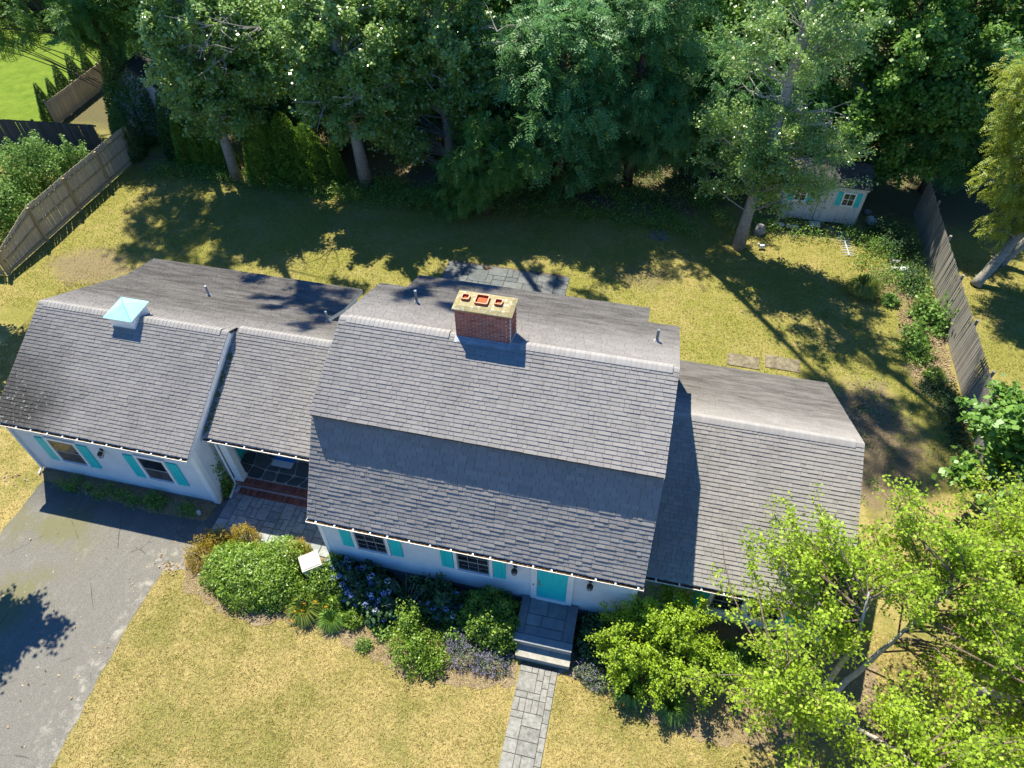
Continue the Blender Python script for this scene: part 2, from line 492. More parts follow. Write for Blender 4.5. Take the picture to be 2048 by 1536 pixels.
def ground_material():
    t = NT('dry_lawn_ground', .95, .1)
    p = t.pos()
    sx = t.n('ShaderNodeSeparateXYZ', {0: p})
    X, Y = sx.outputs[0], sx.outputs[1]
    big = t.noise(.42, 5, .62)
    med = t.noise(2.3, 5, .7)
    fine = t.math('ADD', t.math('MULTIPLY', t.noise(34, 4, .8), .55), t.math('MULTIPLY', t.noise(11, 4, .8), .45))
    straw = t.ramp(fine, [(.34, (.215, .155, .055)), (.5, (.36, .275, .105)), (.66, (.53, .43, .20))])
    olive = t.ramp(fine, [(.36, (.08, .085, .016)), (.52, (.19, .185, .045)), (.66, (.36, .32, .11))])
    green = t.ramp(fine, [(.36, (.07, .09, .012)), (.52, (.18, .19, .028)), (.66, (.37, .33, .07))])
    f1 = t.ramp(t.math('ADD', t.math('MULTIPLY', big, .6), t.math('MULTIPLY', med, .4)), [(.43, 0), (.58, .85)])
    front = t.mix(f1, straw, olive)
    f2 = t.ramp(t.math('ADD', t.math('MULTIPLY', big, .55), t.math('MULTIPLY', med, .45)), [(.36, 0), (.56, 1)])
    back = t.mix(f2, t.mix(.25, straw, olive), t.mix(.25, green, straw))
    yb = t.n('ShaderNodeMapRange', {'Value': t.math('ADD', Y, t.math('MULTIPLY', med, 4)), 'From Min': 8.5, 'From Max': 12.5}).outputs[0]
    c = t.mix(yb, front, back)
    dirt = t.ramp(t.noise(14, 5, .75), [(.3, (.11, .075, .048)), (.55, (.22, .16, .105)), (.75, (.33, .26, .18))])

    def blob(cx, cy, rx, ry, amt=1.0):
        a = t.math('DIVIDE', t.math('SUBTRACT', X, cx), rx)
        b = t.math('DIVIDE', t.math('SUBTRACT', Y, cy), ry)
        d = t.math('SQRT', t.math('ADD', t.math('MULTIPLY', a, a), t.math('MULTIPLY', b, b)))
        d = t.math('ADD', d, t.math('ADD', t.math('MULTIPLY', t.math('SUBTRACT', t.noise(1.1, 5, .7), .5), 2.0), t.math('MULTIPLY', t.math('SUBTRACT', t.noise(6, 6, .8), .5), 2.2)))
        return t.math('MULTIPLY', t.n('ShaderNodeMapRange', {'Value': d, 'From Min': 1.05, 'From Max': .7}).outputs[0], amt)
    for b in ((11.4, 9.0, 1.9, 3.4, .9), (14.2, 15.5, 1.1, 3.6, .95), (13.6, 19.2, 1.5, 1.7, .8), (-24.6, 12.3, 2.2, 1.5, .75), (0.5, 23.6, 5.0, 1.5, .9), (-22, 21.6, 8.0, 1.2, .85), (-12, 23.8, 8, 1.6, .85), (9.5, 23.3, 4, 1.3, .7), (1.9, 17.3, 1.4, 1.0, .5)):
        c = t.mix(blob(*b), c, dirt)
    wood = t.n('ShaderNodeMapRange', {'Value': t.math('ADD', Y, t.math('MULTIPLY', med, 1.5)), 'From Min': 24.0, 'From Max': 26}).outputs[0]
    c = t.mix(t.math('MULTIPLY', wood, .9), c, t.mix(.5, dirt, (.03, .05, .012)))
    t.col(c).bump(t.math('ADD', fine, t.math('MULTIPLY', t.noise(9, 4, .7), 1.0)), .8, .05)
    return t.mat


make_materials()

# ------------------------------------------------------------------ setting: ground, drive, beds
def inpoly(P, poly):
    x, y = P[:, 0], P[:, 1]
    res = np.zeros(len(P), bool)
    n = len(poly)
    for i in range(n):
        x1, y1 = poly[i]; x2, y2 = poly[(i + 1) % n]
        if y1 == y2: continue
        c = ((y1 > y) != (y2 > y)) & (x < (x2 - x1) * (y - y1) / (y2 - y1) + x1)
        res ^= c
    return res


def rough_poly(pts, step=.35, amp=.06, seed=1):
    r = random.Random(seed); out = []
    for i in range(len(pts)):
        a, b = Vector(pts[i]), Vector(pts[(i + 1) % len(pts)])
        n = max(1, int((b - a).length / step))
        nn = Vector((-(b - a).y, (b - a).x)).normalized()
        for k in range(n):
            j = 0 if k == 0 else r.uniform(-amp, amp)
            q = a + (b - a) * (k / n) + nn * j
            out.append((q.x, q.y))
    return out


g = MB()
g.add([(-260, -160, 0), (260, -160, 0), (260, 320, 0), (-260, 320, 0)], [(0, 1, 2, 3)])
g.build('ground', MT['ground'], kind='structure')

DRIVE = rough_poly([(-18.55, .75), (-18.5, -3.5), (-18.7, -14), (-12.0, -14), (-12.02, -7.6), (-12.28, -3.4), (-12.2, -1.5), (-11.45, -1.3), (-11.4, 1.75), (-11.75, 1.75), (-11.8, .55), (-14, .45), (-16, .62)], .3, .05, 3)
MB().add([(x, y, .006) for x, y in DRIVE], [tuple(range(len(DRIVE)))[::-1]]).build('driveway', MT['asphalt'], kind='structure')
BED = rough_poly([(-11.5, -.2), (-11.75, -1.1), (-11.3, -1.9), (-10.2, -2.3), (-8.6, -2.55), (-6.8, -2.15), (-5.2, -2.55), (-3.4, -3.05), (-1.4, -2.9), (.06, -2.55), (.06, -1.95), (-.2, -1.9), (-.2, .05), (-6.9, .05), (-7.2, .25), (-9.2, .1)], .22, .13, 5)
BED2 = rough_poly([(1.5, .05), (1.5, -1.75), (1.3, -1.95), (2.5, -2.05), (3.9, -2.6), (5.5, -2.95), (8.3, -2.5), (10.4, -1.6), (10.6, .75), (3.1, .75), (3.1, .05)], .22, .13, 6)
BED3 = rough_poly([(-18.9, 1.3), (-18.75, .85), (-16, .55), (-14, .40), (-11.85, .5), (-11.75, 1.3)], .4, .05, 8)
for P in (BED, BED2, BED3):
    MB().add([(x, y, .010) for x, y in P], [tuple(range(len(P)))]).build('planting_bed', MT['mulch'], kind='structure')
NL = [(-90, 20.5), (-36.2, 21.6), (-35.7, 24.6), (-36.3, 31), (-39, 48), (-44, 80), (-90, 80)]
MB().add([(x, y, .006) for x, y in NL], [tuple(range(len(NL)))]).build('neighbour_lawn', MT['turf'], kind='structure')
NR = [(15.5, 4), (60, 4), (60, 24), (15.5, 24)]

# ------------------------------------------------------------------ paving laid piece by piece
def pack(nx, ny, sizes, seed):
    """fills an nx by ny grid with slabs of the given cell sizes"""
    r = random.Random(seed)
    used = [[False] * nx for _ in range(ny)]
    out = []
    for j in range(ny):
        for i in range(nx):
            if used[j][i]: continue
            ss = sizes[:]; r.shuffle(ss)
            for (w, h) in ss + [(1, 1)]:
                if i + w <= nx and j + h <= ny and not any(used[j + b][i + a] for a in range(w) for b in range(h)):
                    for a in range(w):
                        for b in range(h): used[j + b][i + a] = True
                    out.append((i, j, w, h)); break
    return out


SLAB_CACHE = {}


def slab_mesh(name, mat, w, h, th):
    k = (name, round(w, 3), round(h, 3))
    if k not in SLAB_CACHE:
        b = MB(); e = .008
        x, y = w / 2, h / 2
        vs_ = [(-x, -y, 0), (x, -y, 0), (x, y, 0), (-x, y, 0), (-x, -y, th - e), (x, -y, th - e), (x, y, th - e), (-x, y, th - e),
               (-x + e, -y + e, th), (x - e, -y + e, th), (x - e, y - e, th), (-x + e, y - e, th)]
        fs = [(0, 1, 5, 4), (1, 2, 6, 5), (2, 3, 7, 6), (3, 0, 4, 7), (4, 5, 9, 8), (5, 6, 10, 9), (6, 7, 11, 10), (7, 4, 8, 11), (8, 9, 10, 11)]
        b.add(vs_, fs)
        SLAB_CACHE[k] = b.mesh(name, mat)
    return SLAB_CACHE[k]


def paving(parent, name, mat, x0, y0, u, nx, ny, sizes, seed, th=.035, gap=.014, keep=None, rotz=0.0):
    r = random.Random(seed)
    for (i, j, w, h) in pack(nx, ny, sizes, seed):
        cx, cy = x0 + (i + w / 2) * u, y0 + (j + h / 2) * u
        if keep and not keep(cx, cy): continue
        me = slab_mesh(name, mat, w * u - gap, h * u - gap, th)
        link(name, me, parent, (cx, cy, .006 + r.uniform(-.003, .004)), (r.uniform(-.006, .006), r.uniform(-.006, .006), r.uniform(-.008, .008)))


fw = MB().box(.10, 1.24, -11.5, -1.82, 0, .012).build('front_walk', MT['joint'], kind='structure')
paving(fw, 'paver', MT['walkstone'], .10, -11.42, .19, 6, 50, [(2, 2), (3, 2), (2, 3), (2, 2), (1, 2), (2, 1), (3, 3)], 11, th=.03)
# small angled pavers where the walk widens to the step
wd = MB().prism_z([(1.25, -1.82), (1.25, -2.0), (1.46, -1.82)], .0, .03)
wd.build('paver', MT['walkstone'], fw)
sw = MB().box(-11.45, -6.95, .08, 1.80, 0, .011).build('side_walk', MT['joint'], kind='structure')
paving(sw, 'paver', MT['bluestone'], -11.42, .10, .212, 21, 8, [(2, 3), (2, 4), (2, 2), (2, 3), (1, 2), (2, 1)], 4, th=.04, gap=.022)
pt = MB().box(-7.55, -1.55, 8.7, 16.55, 0, .009).build('rear_patio', MT['joint'], kind='structure')
paving(pt, 'paver', MT['darkstone'], -7.5, 13.1, .30, 20, 11, [(2, 2), (3, 2), (2, 3), (2, 1), (1, 2), (3, 3)], 9, th=.03, gap=.02,
       keep=lambda x, y: not (x < -6.6 and y > 15.8 and (x < -7.2)) and not (y > 16.1 and x > -6.3 and x < -2.6 and random.random() < .25))

# ------------------------------------------------------------------ THE HOUSE
house = thing('house', 'long white clapboard house with grey shingled roofs, teal shutters and a brick chimney', 'house', (-2, 3, 0))

X0, X1 = -6.871, 3.236          # main roof ends
RIDGE = (4.407, 7.215); BRK = (1.455, 6.089); REAR = (7.358, 6.089)
LOW_B, LOW_T = (-.215, 3.19), (1.66, 6.0)
XD0, XD1 = -5.895, 2.246
DORM = (8.583, 5.622)
GX0, GX1 = -18.978, -11.593
G_RIDGE = (4.993, 5.05); G_EAVE = (1.04, 3.082); G_KINK = (8.918, 3.095); G_END = (10.643, 2.626)
B_RIDGE = (5.445, 4.825); B_EAVE = (1.95, 3.085)
XBR = -9.354
W_RIDGE = (4.824, 4.88); W_EAVE = (.41, 2.657); W_REAR = (9.428, 2.561); WX1 = 8.995

# body walls (behind the clapboards)
body = MB()
body.prism_x([(0.02, .02), (0.02, 3.05), (1.70, 5.86), (4.407, 6.98), (7.11, 5.86), (8.79, 3.05), (8.79, .02)], -6.755, 3.105)
body.box(XD0 + .12, XD1 - .12, 7.0, 8.33, 2.0, 5.55)
body.build('wall', MT['siding'], house)
body = MB()
body.prism_x([(1.29, .02), (1.29, 3.02), (4.993, 4.87), (8.6, 3.06), (10.25, 2.56), (10.25, .02)], -18.865, -11.66)
body.box(-11.66, XBR - .12, 5.0, 10.25, .02, 2.58)
body.build('wall', MT['siding'], house)
body = MB()
body.prism_x([(.705, .02), (.705, 2.62), (4.824, 4.70), (9.05, 2.58), (9.05, .02)], 3.11, 8.865)
body.build('wall', MT['siding'], house)
# back wall of the breezeway
MB().box(-11.655, -6.76, 4.9, 4.995, .36, 4.4).build('wall', MT['siding'], house)
for q in ((-6.775, 3.12, 0.0, .3, 0, .44), (-6.775, 3.12, 8.5, 8.81, 0, .44), (-18.88, -11.64, 1.268, 1.5, 0, .10), (3.14, 8.88, .688, .95, 0, .36), (8.7, 8.885, .95, 9.0, 0, .36)):
    MB().box(*q).build('foundation', MT['foundation'], house)


def siding(u0, u1, z0, z1, place, holes=(), e=.102, urange=None):
    """lapped boards on a wall; place(u, off, z) gives the world point, off is outwards"""
    b = MB()
    z = z0
    while z < z1 - .02:
        zt = min(z + e + .012, z1)
        zm = min(z + e, z1)
        a0, a1 = u0, u1
        if urange:
            a0, a1 = urange((z + zm) / 2)
            if a1 - a0 < .02: z += e; continue
        cuts = sorted([(h[0], h[1]) for h in holes if h[2] < zm - .02 and h[3] > z + .02])
        segs = []; c = a0
        for h0, h1 in cuts:
            if h0 > c: segs.append((c, h0))
            c = max(c, h1)
        if c < a1: segs.append((c, a1))
        for s0, s1 in segs:
            vs_ = [place(s0, .026, z), place(s1, .026, z), place(s1, .005, zt), place(s0, .005, zt), place(s0, 0, z), place(s1, 0, z)]
            b.add(vs_, [(0, 1, 2, 3), (4, 5, 1, 0)])
        z += e
    return b


front = lambda yw: (lambda u, off, z: (u, yw - off, z))
# openings: x0, x1, z0, z1 (outer trim)
WIN_G = [(-17.62, -16.38, .88, 2.28), (-14.12, -12.94, .88, 2.28)]
WIN_M = [(-5.69, -4.49, 1.46, 2.84), (-2.41, -1.19, 1.46, 2.84)]
WIN_W = [(5.27, 6.40, .94, 2.30), (6.40, 7.56, .94, 2.30)]
DOOR = (0.0, 1.29, .66, 2.90)
siding(-18.76, -11.82, .12, 2.98, front(1.288), WIN_G, e=.10).build('siding', MT['siding'], house, kind='stuff')
siding(-6.66, 3.02, .46, 3.05, front(.018), WIN_M + [DOOR]).build('siding', MT['siding'], house, kind='stuff')
siding(3.12, 8.78, .38, 2.58, front(.703), [(5.27, 7.56, .94, 2.30)]).build('siding', MT['siding'], house, kind='stuff')
# garage end wall towards the porch: shingle courses
gz = lambda y: 4.93 - .498 * abs(y - 4.993)
siding(1.45, 8.6, .12, 4.8, lambda u, off, z: (-11.66 + off, u, z), [(2.98, 3.95, .36, 2.45), (2.05, 2.55, 0, 2.95)], e=.13,
       urange=lambda z: (max(1.45, 4.993 - (4.93 - z) / .498), min(8.6, 4.993 + (4.93 - z) / .498))).build('siding', MT['siding'], house, kind='stuff')
mainz = lambda z: (max(.12, .12 + (z - 3.05) / 1.497) if z < 5.9 else 1.78 + (z - 5.88) / .381, min(8.69, 8.69 - (z - 3.05) / 1.497) if z < 5.9 else 7.03 - (z - 5.88) / .381)
siding(.12, 8.6, .46, 6.9, lambda u, off, z: (3.105 + off, u, z), [], urange=mainz).build('siding', MT['siding'], house, kind='stuff')
siding(.12, 8.6, .46, 6.9, lambda u, off, z: (-6.755 - off, u, z), [], urange=mainz).build('siding', MT['siding'], house, kind='stuff')
siding(.8, 8.9, .38, 4.6, lambda u, off, z: (8.865 + off, u, z), [], urange=lambda z: (max(.8, 4.824 - (4.74 - z) / .5037), min(8.95, 4.824 + (4.74 - z) / .5037))).build('siding', MT['siding'], house, kind='stuff')
siding(1.4, 8.5, .12, 4.75, lambda u, off, z: (-18.865 - off, u, z), [], urange=lambda z: (max(1.4, 4.993 - (4.90 - z) / .498), min(8.5, 4.993 + (4.90 - z) / .498))).build('siding', MT['siding'], house, kind='stuff')

# corner boards and trims
for (a, b_, c, d, z0, z1) in ((-18.89, -18.76, 1.245, 1.40, .02, 2.98), (-11.84, -11.625, 1.245, 1.45, .02, 2.98), (-6.785, -6.65, -.025, .13, .02, 3.05), (3.0, 3.135, -.025, .13, .02, 3.05), (8.77, 8.90, .66, .80, .02, 2.6)):
    MB().box(a, b_, c, d, z0, z1).build('corner_board', MT['white'], house)
for (a, b_, y, z0, z1) in ((-18.76, -11.84, 1.262, 2.80, 2.99), (-6.65, 3.0, -.008, 2.93, 3.06), (3.14, 8.77, .676, 2.36, 2.60)):
    MB().box(a, b_, y, y + .02, z0, z1).build('frieze_board', MT['white'], house)


def window(x0, x1, z0, z1, yw, cols=3, rows=2, screen=False, trim=.10):
    w = thing_part = MB()
    t = trim
    w.box(x0, x0 + t, yw - .055, yw - .001, z0 + .05, z1); w.box(x1 - t, x1, yw - .055, yw - .001, z0 + .05, z1)
    w.box(x0 + t, x1 - t, yw - .055, yw - .001, z1 - t, z1)
    w.box(x0 - .03, x1 + .03, yw - .085, yw - .001, z0, z0 + .05)
    f = w.build('window', MT['white'], house)
    a, b, c, d = x0 + t, x1 - t, z0 + .05, z1 - t
    mid = (c + d) / 2
    for (s0, s1, yo) in ((mid - .02, d, .030), (c, mid + .02, .016)):
        s = MB(); k = .045
        ya, yb = yw - yo - .014, yw - yo
        s.box(a, a + k, ya, yb, s0, s1); s.box(b - k, b, ya, yb, s0, s1)
        s.box(a + k, b - k, ya, yb, s0, s0 + k * 1.1); s.box(a + k, b - k, ya, yb, s1 - k * .9, s1)
        s.build('sash', MT['sash'], f)
        MB().box(a + k, b - k, yb - .006, yb - .003, s0 + k, s1 - k).build('pane', MT['screen'] if screen and yo < .02 else MT['glass'], f)
        m = MB()
        for i in range(1, cols):
            xx = a + k + (b - a - 2 * k) * i / cols
            m.box(xx - .007, xx + .007, ya + .001, yb - .007, s0 + k, s1 - k)
        for j in range(1, rows):
            zz = s0 + k + (s1 - s0 - 2 * k) * j / rows
            m.box(a + k, b - k, ya + .002, yb - .008, zz - .007, zz + .007)
        if m.v: m.build('muntin', MT['sash'], f)
    return f


for (a, b, c, d) in WIN_G: window(a, b, c, d, 1.27, 1, 1, True)
for (a, b, c, d) in WIN_M: window(a, b, c, d, 0.0, 3, 2)
for (a, b, c, d) in WIN_W: window(a, b, c, d, .685, 3, 2, trim=.12)


def shutter(x0, x1, z0, z1, yw):
    s = MB().box(x0, x1, yw - .035, yw - .006, z0, z1).build('shutter', MT['teal'], house)
    n = 3
    for i in range(n):
        w = (x1 - x0) / n
        MB().box(x0 + w * i + .006, x0 + w * (i + 1) - .006, yw - .046, yw - .0352, z0 + .004, z1 - .004).build('plank', MT['teal'], s)
    return s


for (a, b, c, d, y) in ((-18.03, -17.65, .88, 2.19, 1.27), (-16.35, -15.97, .88, 2.19, 1.27), (-14.56, -14.16, .88, 2.19, 1.27), (-12.90, -12.50, .88, 2.19, 1.27),
                        (-6.09, -5.72, 1.53, 2.80, 0), (-4.46, -4.08, 1.53, 2.80, 0), (-2.82, -2.44, 1.50, 2.80, 0), (-1.16, -.79, 1.50, 2.80, 0),
                        (4.86, 5.24, .96, 2.24, .685), (7.59, 7.97, .96, 2.24, .685)):
    shutter(a, b, c, d, y)

# front door
dr = MB()
dr.box(0, .185, -.06, .015, .64, 2.92); dr.box(1.105, 1.29, -.06, .015, .64, 2.92); dr.box(.185, 1.105, -.06, .015, 2.76, 2.92)
dr.box(.185, 1.105, -.075, .015, .64, .80)
dr.build('door_frame', MT['white'], house)
d = MB().box(.19, 1.10, -.03, .01, .815, 2.75).build('front_door', MT['teal'], house)
for i in range(6):
    w = .91 / 6
    MB().box(.19 + w * i + .004, .19 + w * (i + 1) - .004, -.038, -.0302, .82, 2.745).build('plank', MT['teal'], d)
h = MB(); h.box(.235, .275, -.052, -.0385, 1.62, 1.90); h.tube([(.255, -.052, 1.68), (.255, -.095, 1.68), (.36, -.10, 1.68)], .012, 6); h.tube([(.255, -.04, 1.84), (.255, -.065, 1.84)], .026, 8)
h.build('handle', MT['brass'], d)
MB().box(.06, .10, -.068, -.0602, 1.55, 1.63).build('doorbell', MT['black_metal'], house)


def lantern(x, z, yw):
    l = MB(); l.box(x - .05, x + .05, yw - .03, yw - .005, z - .06, z + .08)
    l.tube([(x, yw - .03, z + .05), (x, yw - .15, z + .07), (x, yw - .15, z)], .012, 5)
    o = l.build('wall_lantern', MT['black_metal'], house)
    s = MB(); s.tube([(x, yw - .15, z + .02), (x, yw - .15, z), (x, yw - .15, z - .05)], [.03, .07, .10], 10)
    s.build('lamp_shade', MT['black_metal'], o)
    c = MB()
    for k in range(6):
        t = k * math.pi / 3
        c.tube([(x + .095 * math.cos(t), yw - .15 + .095 * math.sin(t), z - .05), (x + .085 * math.cos(t), yw - .15 + .085 * math.sin(t), z - .18), (x + .02 * math.cos(t), yw - .15 + .02 * math.sin(t), z - .27)], .006, 4)
    for zz, rr in ((z - .12, .092), (z - .2, .075)):
        ring = [(x + rr * math.cos(q * math.pi / 6), yw - .15 + rr * math.sin(q * math.pi / 6), zz) for q in range(13)]
        c.tube(ring, .006, 4, cap=False)
    c.build('wire_cage', MT['black_metal'], o)
    MB().tube([(x, yw - .15, z - .05), (x, yw - .15, z - .1), (x, yw - .15, z - .16)], [.03, .045, .02], 8).build('bulb', MT['screen'], o)


lantern(-15.36, 2.16, 1.27); lantern(-.49, 2.42, 0); lantern(1.77, 2.44, 0)

# ------------------------------------------------------------------ roofs
def slope_frame(lo, hi):
    d = Vector((0, hi[0] - lo[0], hi[1] - lo[1])); L = d.length
    v = d / L
    n = Vector((1, 0, 0)).cross(v)
    if n.z < 0: n = -n
    return v, n, L


SH = MB()                      # all shingles not kept as single objects
SINGLE = []                    # shingles kept as single objects
E_ = .128


def shingle_verts(P, v, n, x0, x1, e, th):
    """P: point of the front edge at x=0; a wedge lying on the course below"""
    u = Vector((1, 0, 0))
    A = P + u * x0; B = P + u * x1
    lift = n * th
    up = v * (e + .012)
    return [A, B, A + lift, B + lift, B + up + n * .001, A + up + n * .001]


SH_F = [(0, 1, 3, 2), (2, 3, 4, 5), (0, 2, 5), (1, 4, 3)]


def shingles(x0, x1, lo, hi, seed, single=None, ths=(.022, .024, .027, .030, .033)):
    v, n, L = slope_frame(lo, hi)
    r = random.Random(seed)
    base = Vector((0, lo[0], lo[1]))
    rows = int(round(L / E_)); e = L / rows
    for k in range(rows):
        x = x0 - r.uniform(0, .25)
        P = base + v * (k * e) + n * .004
        while x < x1:
            w = r.choice((.14, .19, .24, .28, .33, .38))
            a, b = max(x, x0) + .0045, min(x + w, x1) - .0045
            x += w
            if b - a < .02: continue
            th = r.choice(ths)
            j = r.uniform(-.004, .004)
            if single and single(k, rows, (a + b) / 2):
                SINGLE.append((P + v * j, v, n, a, b, e, th))
            else:
                SH.add(shingle_verts(P + v * j, v, n, a, b, e, th), SH_F)


def deck(name, x0, x1, lo, hi, th=.11, extra=None):
    v, n, L = slope_frame(lo, hi)
    a, b = Vector((0, *lo)), Vector((0, *hi))
    c, d_ = b - n * th, a - n * th
    x0, x1 = x0 + .026, x1 - .026
    m = MB().prism_x([(p.y, p.z) for p in (a, b, c, d_)], x0, x1)
    for (ex0, ex1, l2, h2) in (extra or []):
        ex0, ex1 = ex0 + .026, ex1 - .026
        v2, n2, L2 = slope_frame(l2, h2)
        a, b = Vector((0, *l2)), Vector((0, *h2))
        m.prism_x([(p.y, p.z) for p in (a, b, b - n2 * th, a - n2 * th)], ex0, ex1)
    return m.build(name, MT['deck'], house)


def rake(x, lo, hi, side, h=.17):
    """white board closing the edge of a slope"""
    v, n, L = slope_frame(lo, hi)
    a, b = Vector((0, *lo)), Vector((0, *hi))
    xs = (x - .024, x - .003) if side > 0 else (x + .003, x + .024)
    MB().prism_x([(p.y, p.z) for p in (a - n * .004, b - n * .004, b - n * h, a - n * h)], *xs).build('rake_board', MT['white'], house)


roof_up = deck('upper_roof', X0, X1, BRK, RIDGE, .10)
deck('lower_roof', X0, X1, LOW_B, LOW_T)
deck('rear_roof', X0, X1, REAR, RIDGE, .10, [(XD0, XD1, DORM, REAR)])
deck('rear_lower_roof', X0, XD0, (9.02, 3.19), (7.15, 6.0), .11, [(XD1, X1, (9.02, 3.19), (7.15, 6.0))])
deck('garage_roof', GX0, GX1, G_EAVE, G_RIDGE)
deck('garage_rear_roof', GX0, XBR, G_KINK, (B_RIDGE[0] + .02, B_RIDGE[1] - .01), .11, [(GX0, GX1, (B_RIDGE[0] + .02, B_RIDGE[1] - .01), G_RIDGE), (XBR, -6.9, (7.4, 3.851), (B_RIDGE[0] + .02, B_RIDGE[1] - .01)), (GX0, XBR, G_END, G_KINK)])
deck('breezeway_roof', GX1 + .03, -6.76, B_EAVE, B_RIDGE)
deck('wing_roof', 3.11, WX1, W_EAVE, W_RIDGE)
deck('wing_rear_roof', 3.11, WX1, W_REAR, W_RIDGE)

cnt = [0]
def pick(k, rows, x):
    return 3 <= k <= 15 and -4.2 < x < 1.9
shingles(X0, X1, BRK, RIDGE, 1, pick)
shingles(X0, X1, LOW_B, LOW_T, 2, None, (.012, .013, .013, .016, .021, .021))
shingles(X0, X1, REAR, RIDGE, 3)
shingles(XD0, XD1, DORM, REAR, 4)
shingles(GX0, GX1, G_EAVE, G_RIDGE, 5)
shingles(GX0, GX1, B_RIDGE, G_RIDGE, 6)
shingles(GX0, XBR, G_KINK, B_RIDGE, 7)
shingles(XBR, -6.9, (7.4, 3.851), B_RIDGE, 8)
shingles(GX0, XBR, G_END, G_KINK, 9)
shingles(GX1 + .03, -6.76, B_EAVE, B_RIDGE, 10)
shingles(3.11, WX1, W_EAVE, W_RIDGE, 11)
shingles(3.11, WX1, W_REAR, W_RIDGE, 12)
random.Random(3).shuffle(SINGLE)
SINGLE.sort(key=lambda q: -(q[4] - q[3]))
for q in SINGLE[298:]:
    SH.add(shingle_verts(*q), SH_F)
wcache = {}
for (P, v, n, a, b, e, th) in SINGLE[:298]:
    key = (round(b - a, 3), th)
    if key not in wcache:
        m = MB(); m.add(shingle_verts(Vector((0, 0, 0)), v, n, -(b - a) / 2, (b - a) / 2, e, th), SH_F)
        wcache[key] = m.mesh('shingle', MT['shingle'])
    link('shingle', wcache[key], roof_up, (P.x + (a + b) / 2, P.y, P.z))
SH.build('shingles', MT['shingle'], house, kind='stuff')

# rake boards
for (x, lo, hi, s_) in ((GX1, G_EAVE, G_RIDGE, 1), (GX0, G_EAVE, G_RIDGE, -1), (GX0, G_KINK, G_RIDGE, -1), (GX0, G_END, G_KINK, -1),
                        (XBR, G_KINK, (7.4, 3.851), 1), (XBR, G_END, G_KINK, 1), (X0, BRK, RIDGE, -1), (X1, BRK, RIDGE, 1), (X0, LOW_B, LOW_T, -1), (X1, LOW_B, LOW_T, 1),
                        (X0, REAR, RIDGE, -1), (X1, REAR, RIDGE, 1), (XD0, DORM, REAR, -1), (XD1, DORM, REAR, 1), (WX1, W_EAVE, W_RIDGE, 1), (WX1, W_REAR, W_RIDGE, 1)):
    rake(x, lo, hi, s_, .20 if x == GX1 else .15)

# ridge vents: capped with felt shingles, one after another
def ridge(x0, x1, rd, s1, s2, wid=.17, lift=.055):
    m = MB(); n = 7; e = .145
    prof = []
    for k in range(n + 1):
        t = -1 + 2 * k / n
        s = s1 if t < 0 else s2
        prof.append((rd[0] + t * wid, rd[1] + lift - abs(t) * wid * s - .018 * t * t))
    def piece(name):
        b = MB(); v_ = []
        for xx, dz in ((-.0725, .004), (.0722, .014)):
            for (y, z) in prof: v_.append((xx, y - rd[0], z - rd[1] + dz))
        f_ = [(k, k + 1, n + 2 + k, n + 1 + k) for k in range(n)]
        bb = len(v_)
        v_ += [(.0722, prof[k][0] - rd[0], prof[k][1] - rd[1] - .045) for k in (0, n)] + [(-.0725, prof[k][0] - rd[0], prof[k][1] - rd[1] - .045) for k in (0, n)]
        f_ += [(0, n + 1, bb, bb + 2), (n, 2 * n + 1, bb + 1, bb + 3), tuple(range(n + 1, 2 * n + 2)) + (bb + 1, bb)]
        b.add(v_, f_); return b.mesh(name, MT['ridge'])
    me = piece('ridge_cap')
    x = x0
    while x < x1 - .05:
        link('ridge_cap', me, house, (x + .0725, rd[0], rd[1]))
        x += e
sm = .381
ridge(X0 + .25, -3.45, RIDGE, sm, sm); ridge(-1.3, X1 - .25, RIDGE, sm, sm)
ridge(GX0 + .25, -15.86, G_RIDGE, .498, .498); ridge(-14.9, GX1 - .3, G_RIDGE, .498, .498)
ridge(GX1 + .12, -7.95, B_RIDGE, .498, .498)
ridge(3.95, WX1 - .3, W_RIDGE, .504, .504)
# flat ridge shingles at the ends
for (a, b, rd, s) in ((X0, X0 + .25, RIDGE, sm), (-3.45, -3.22, RIDGE, sm), (-1.6, -1.3, RIDGE, sm), (X1 - .25, X1, RIDGE, sm), (GX0, GX0 + .25, G_RIDGE, .498), (GX1 - .3, GX1, G_RIDGE, .498), (WX1 - .3, WX1, W_RIDGE, .504), (3.25, 3.95, W_RIDGE, .504)):
    MB().prism_x([(rd[0] - .16, rd[1] - .16 * s + .018), (rd[0], rd[1] + .024), (rd[0] + .16, rd[1] - .16 * s + .018), (rd[0], rd[1] - .02)], a, b).build('ridge_end', MT['ridge'], house)

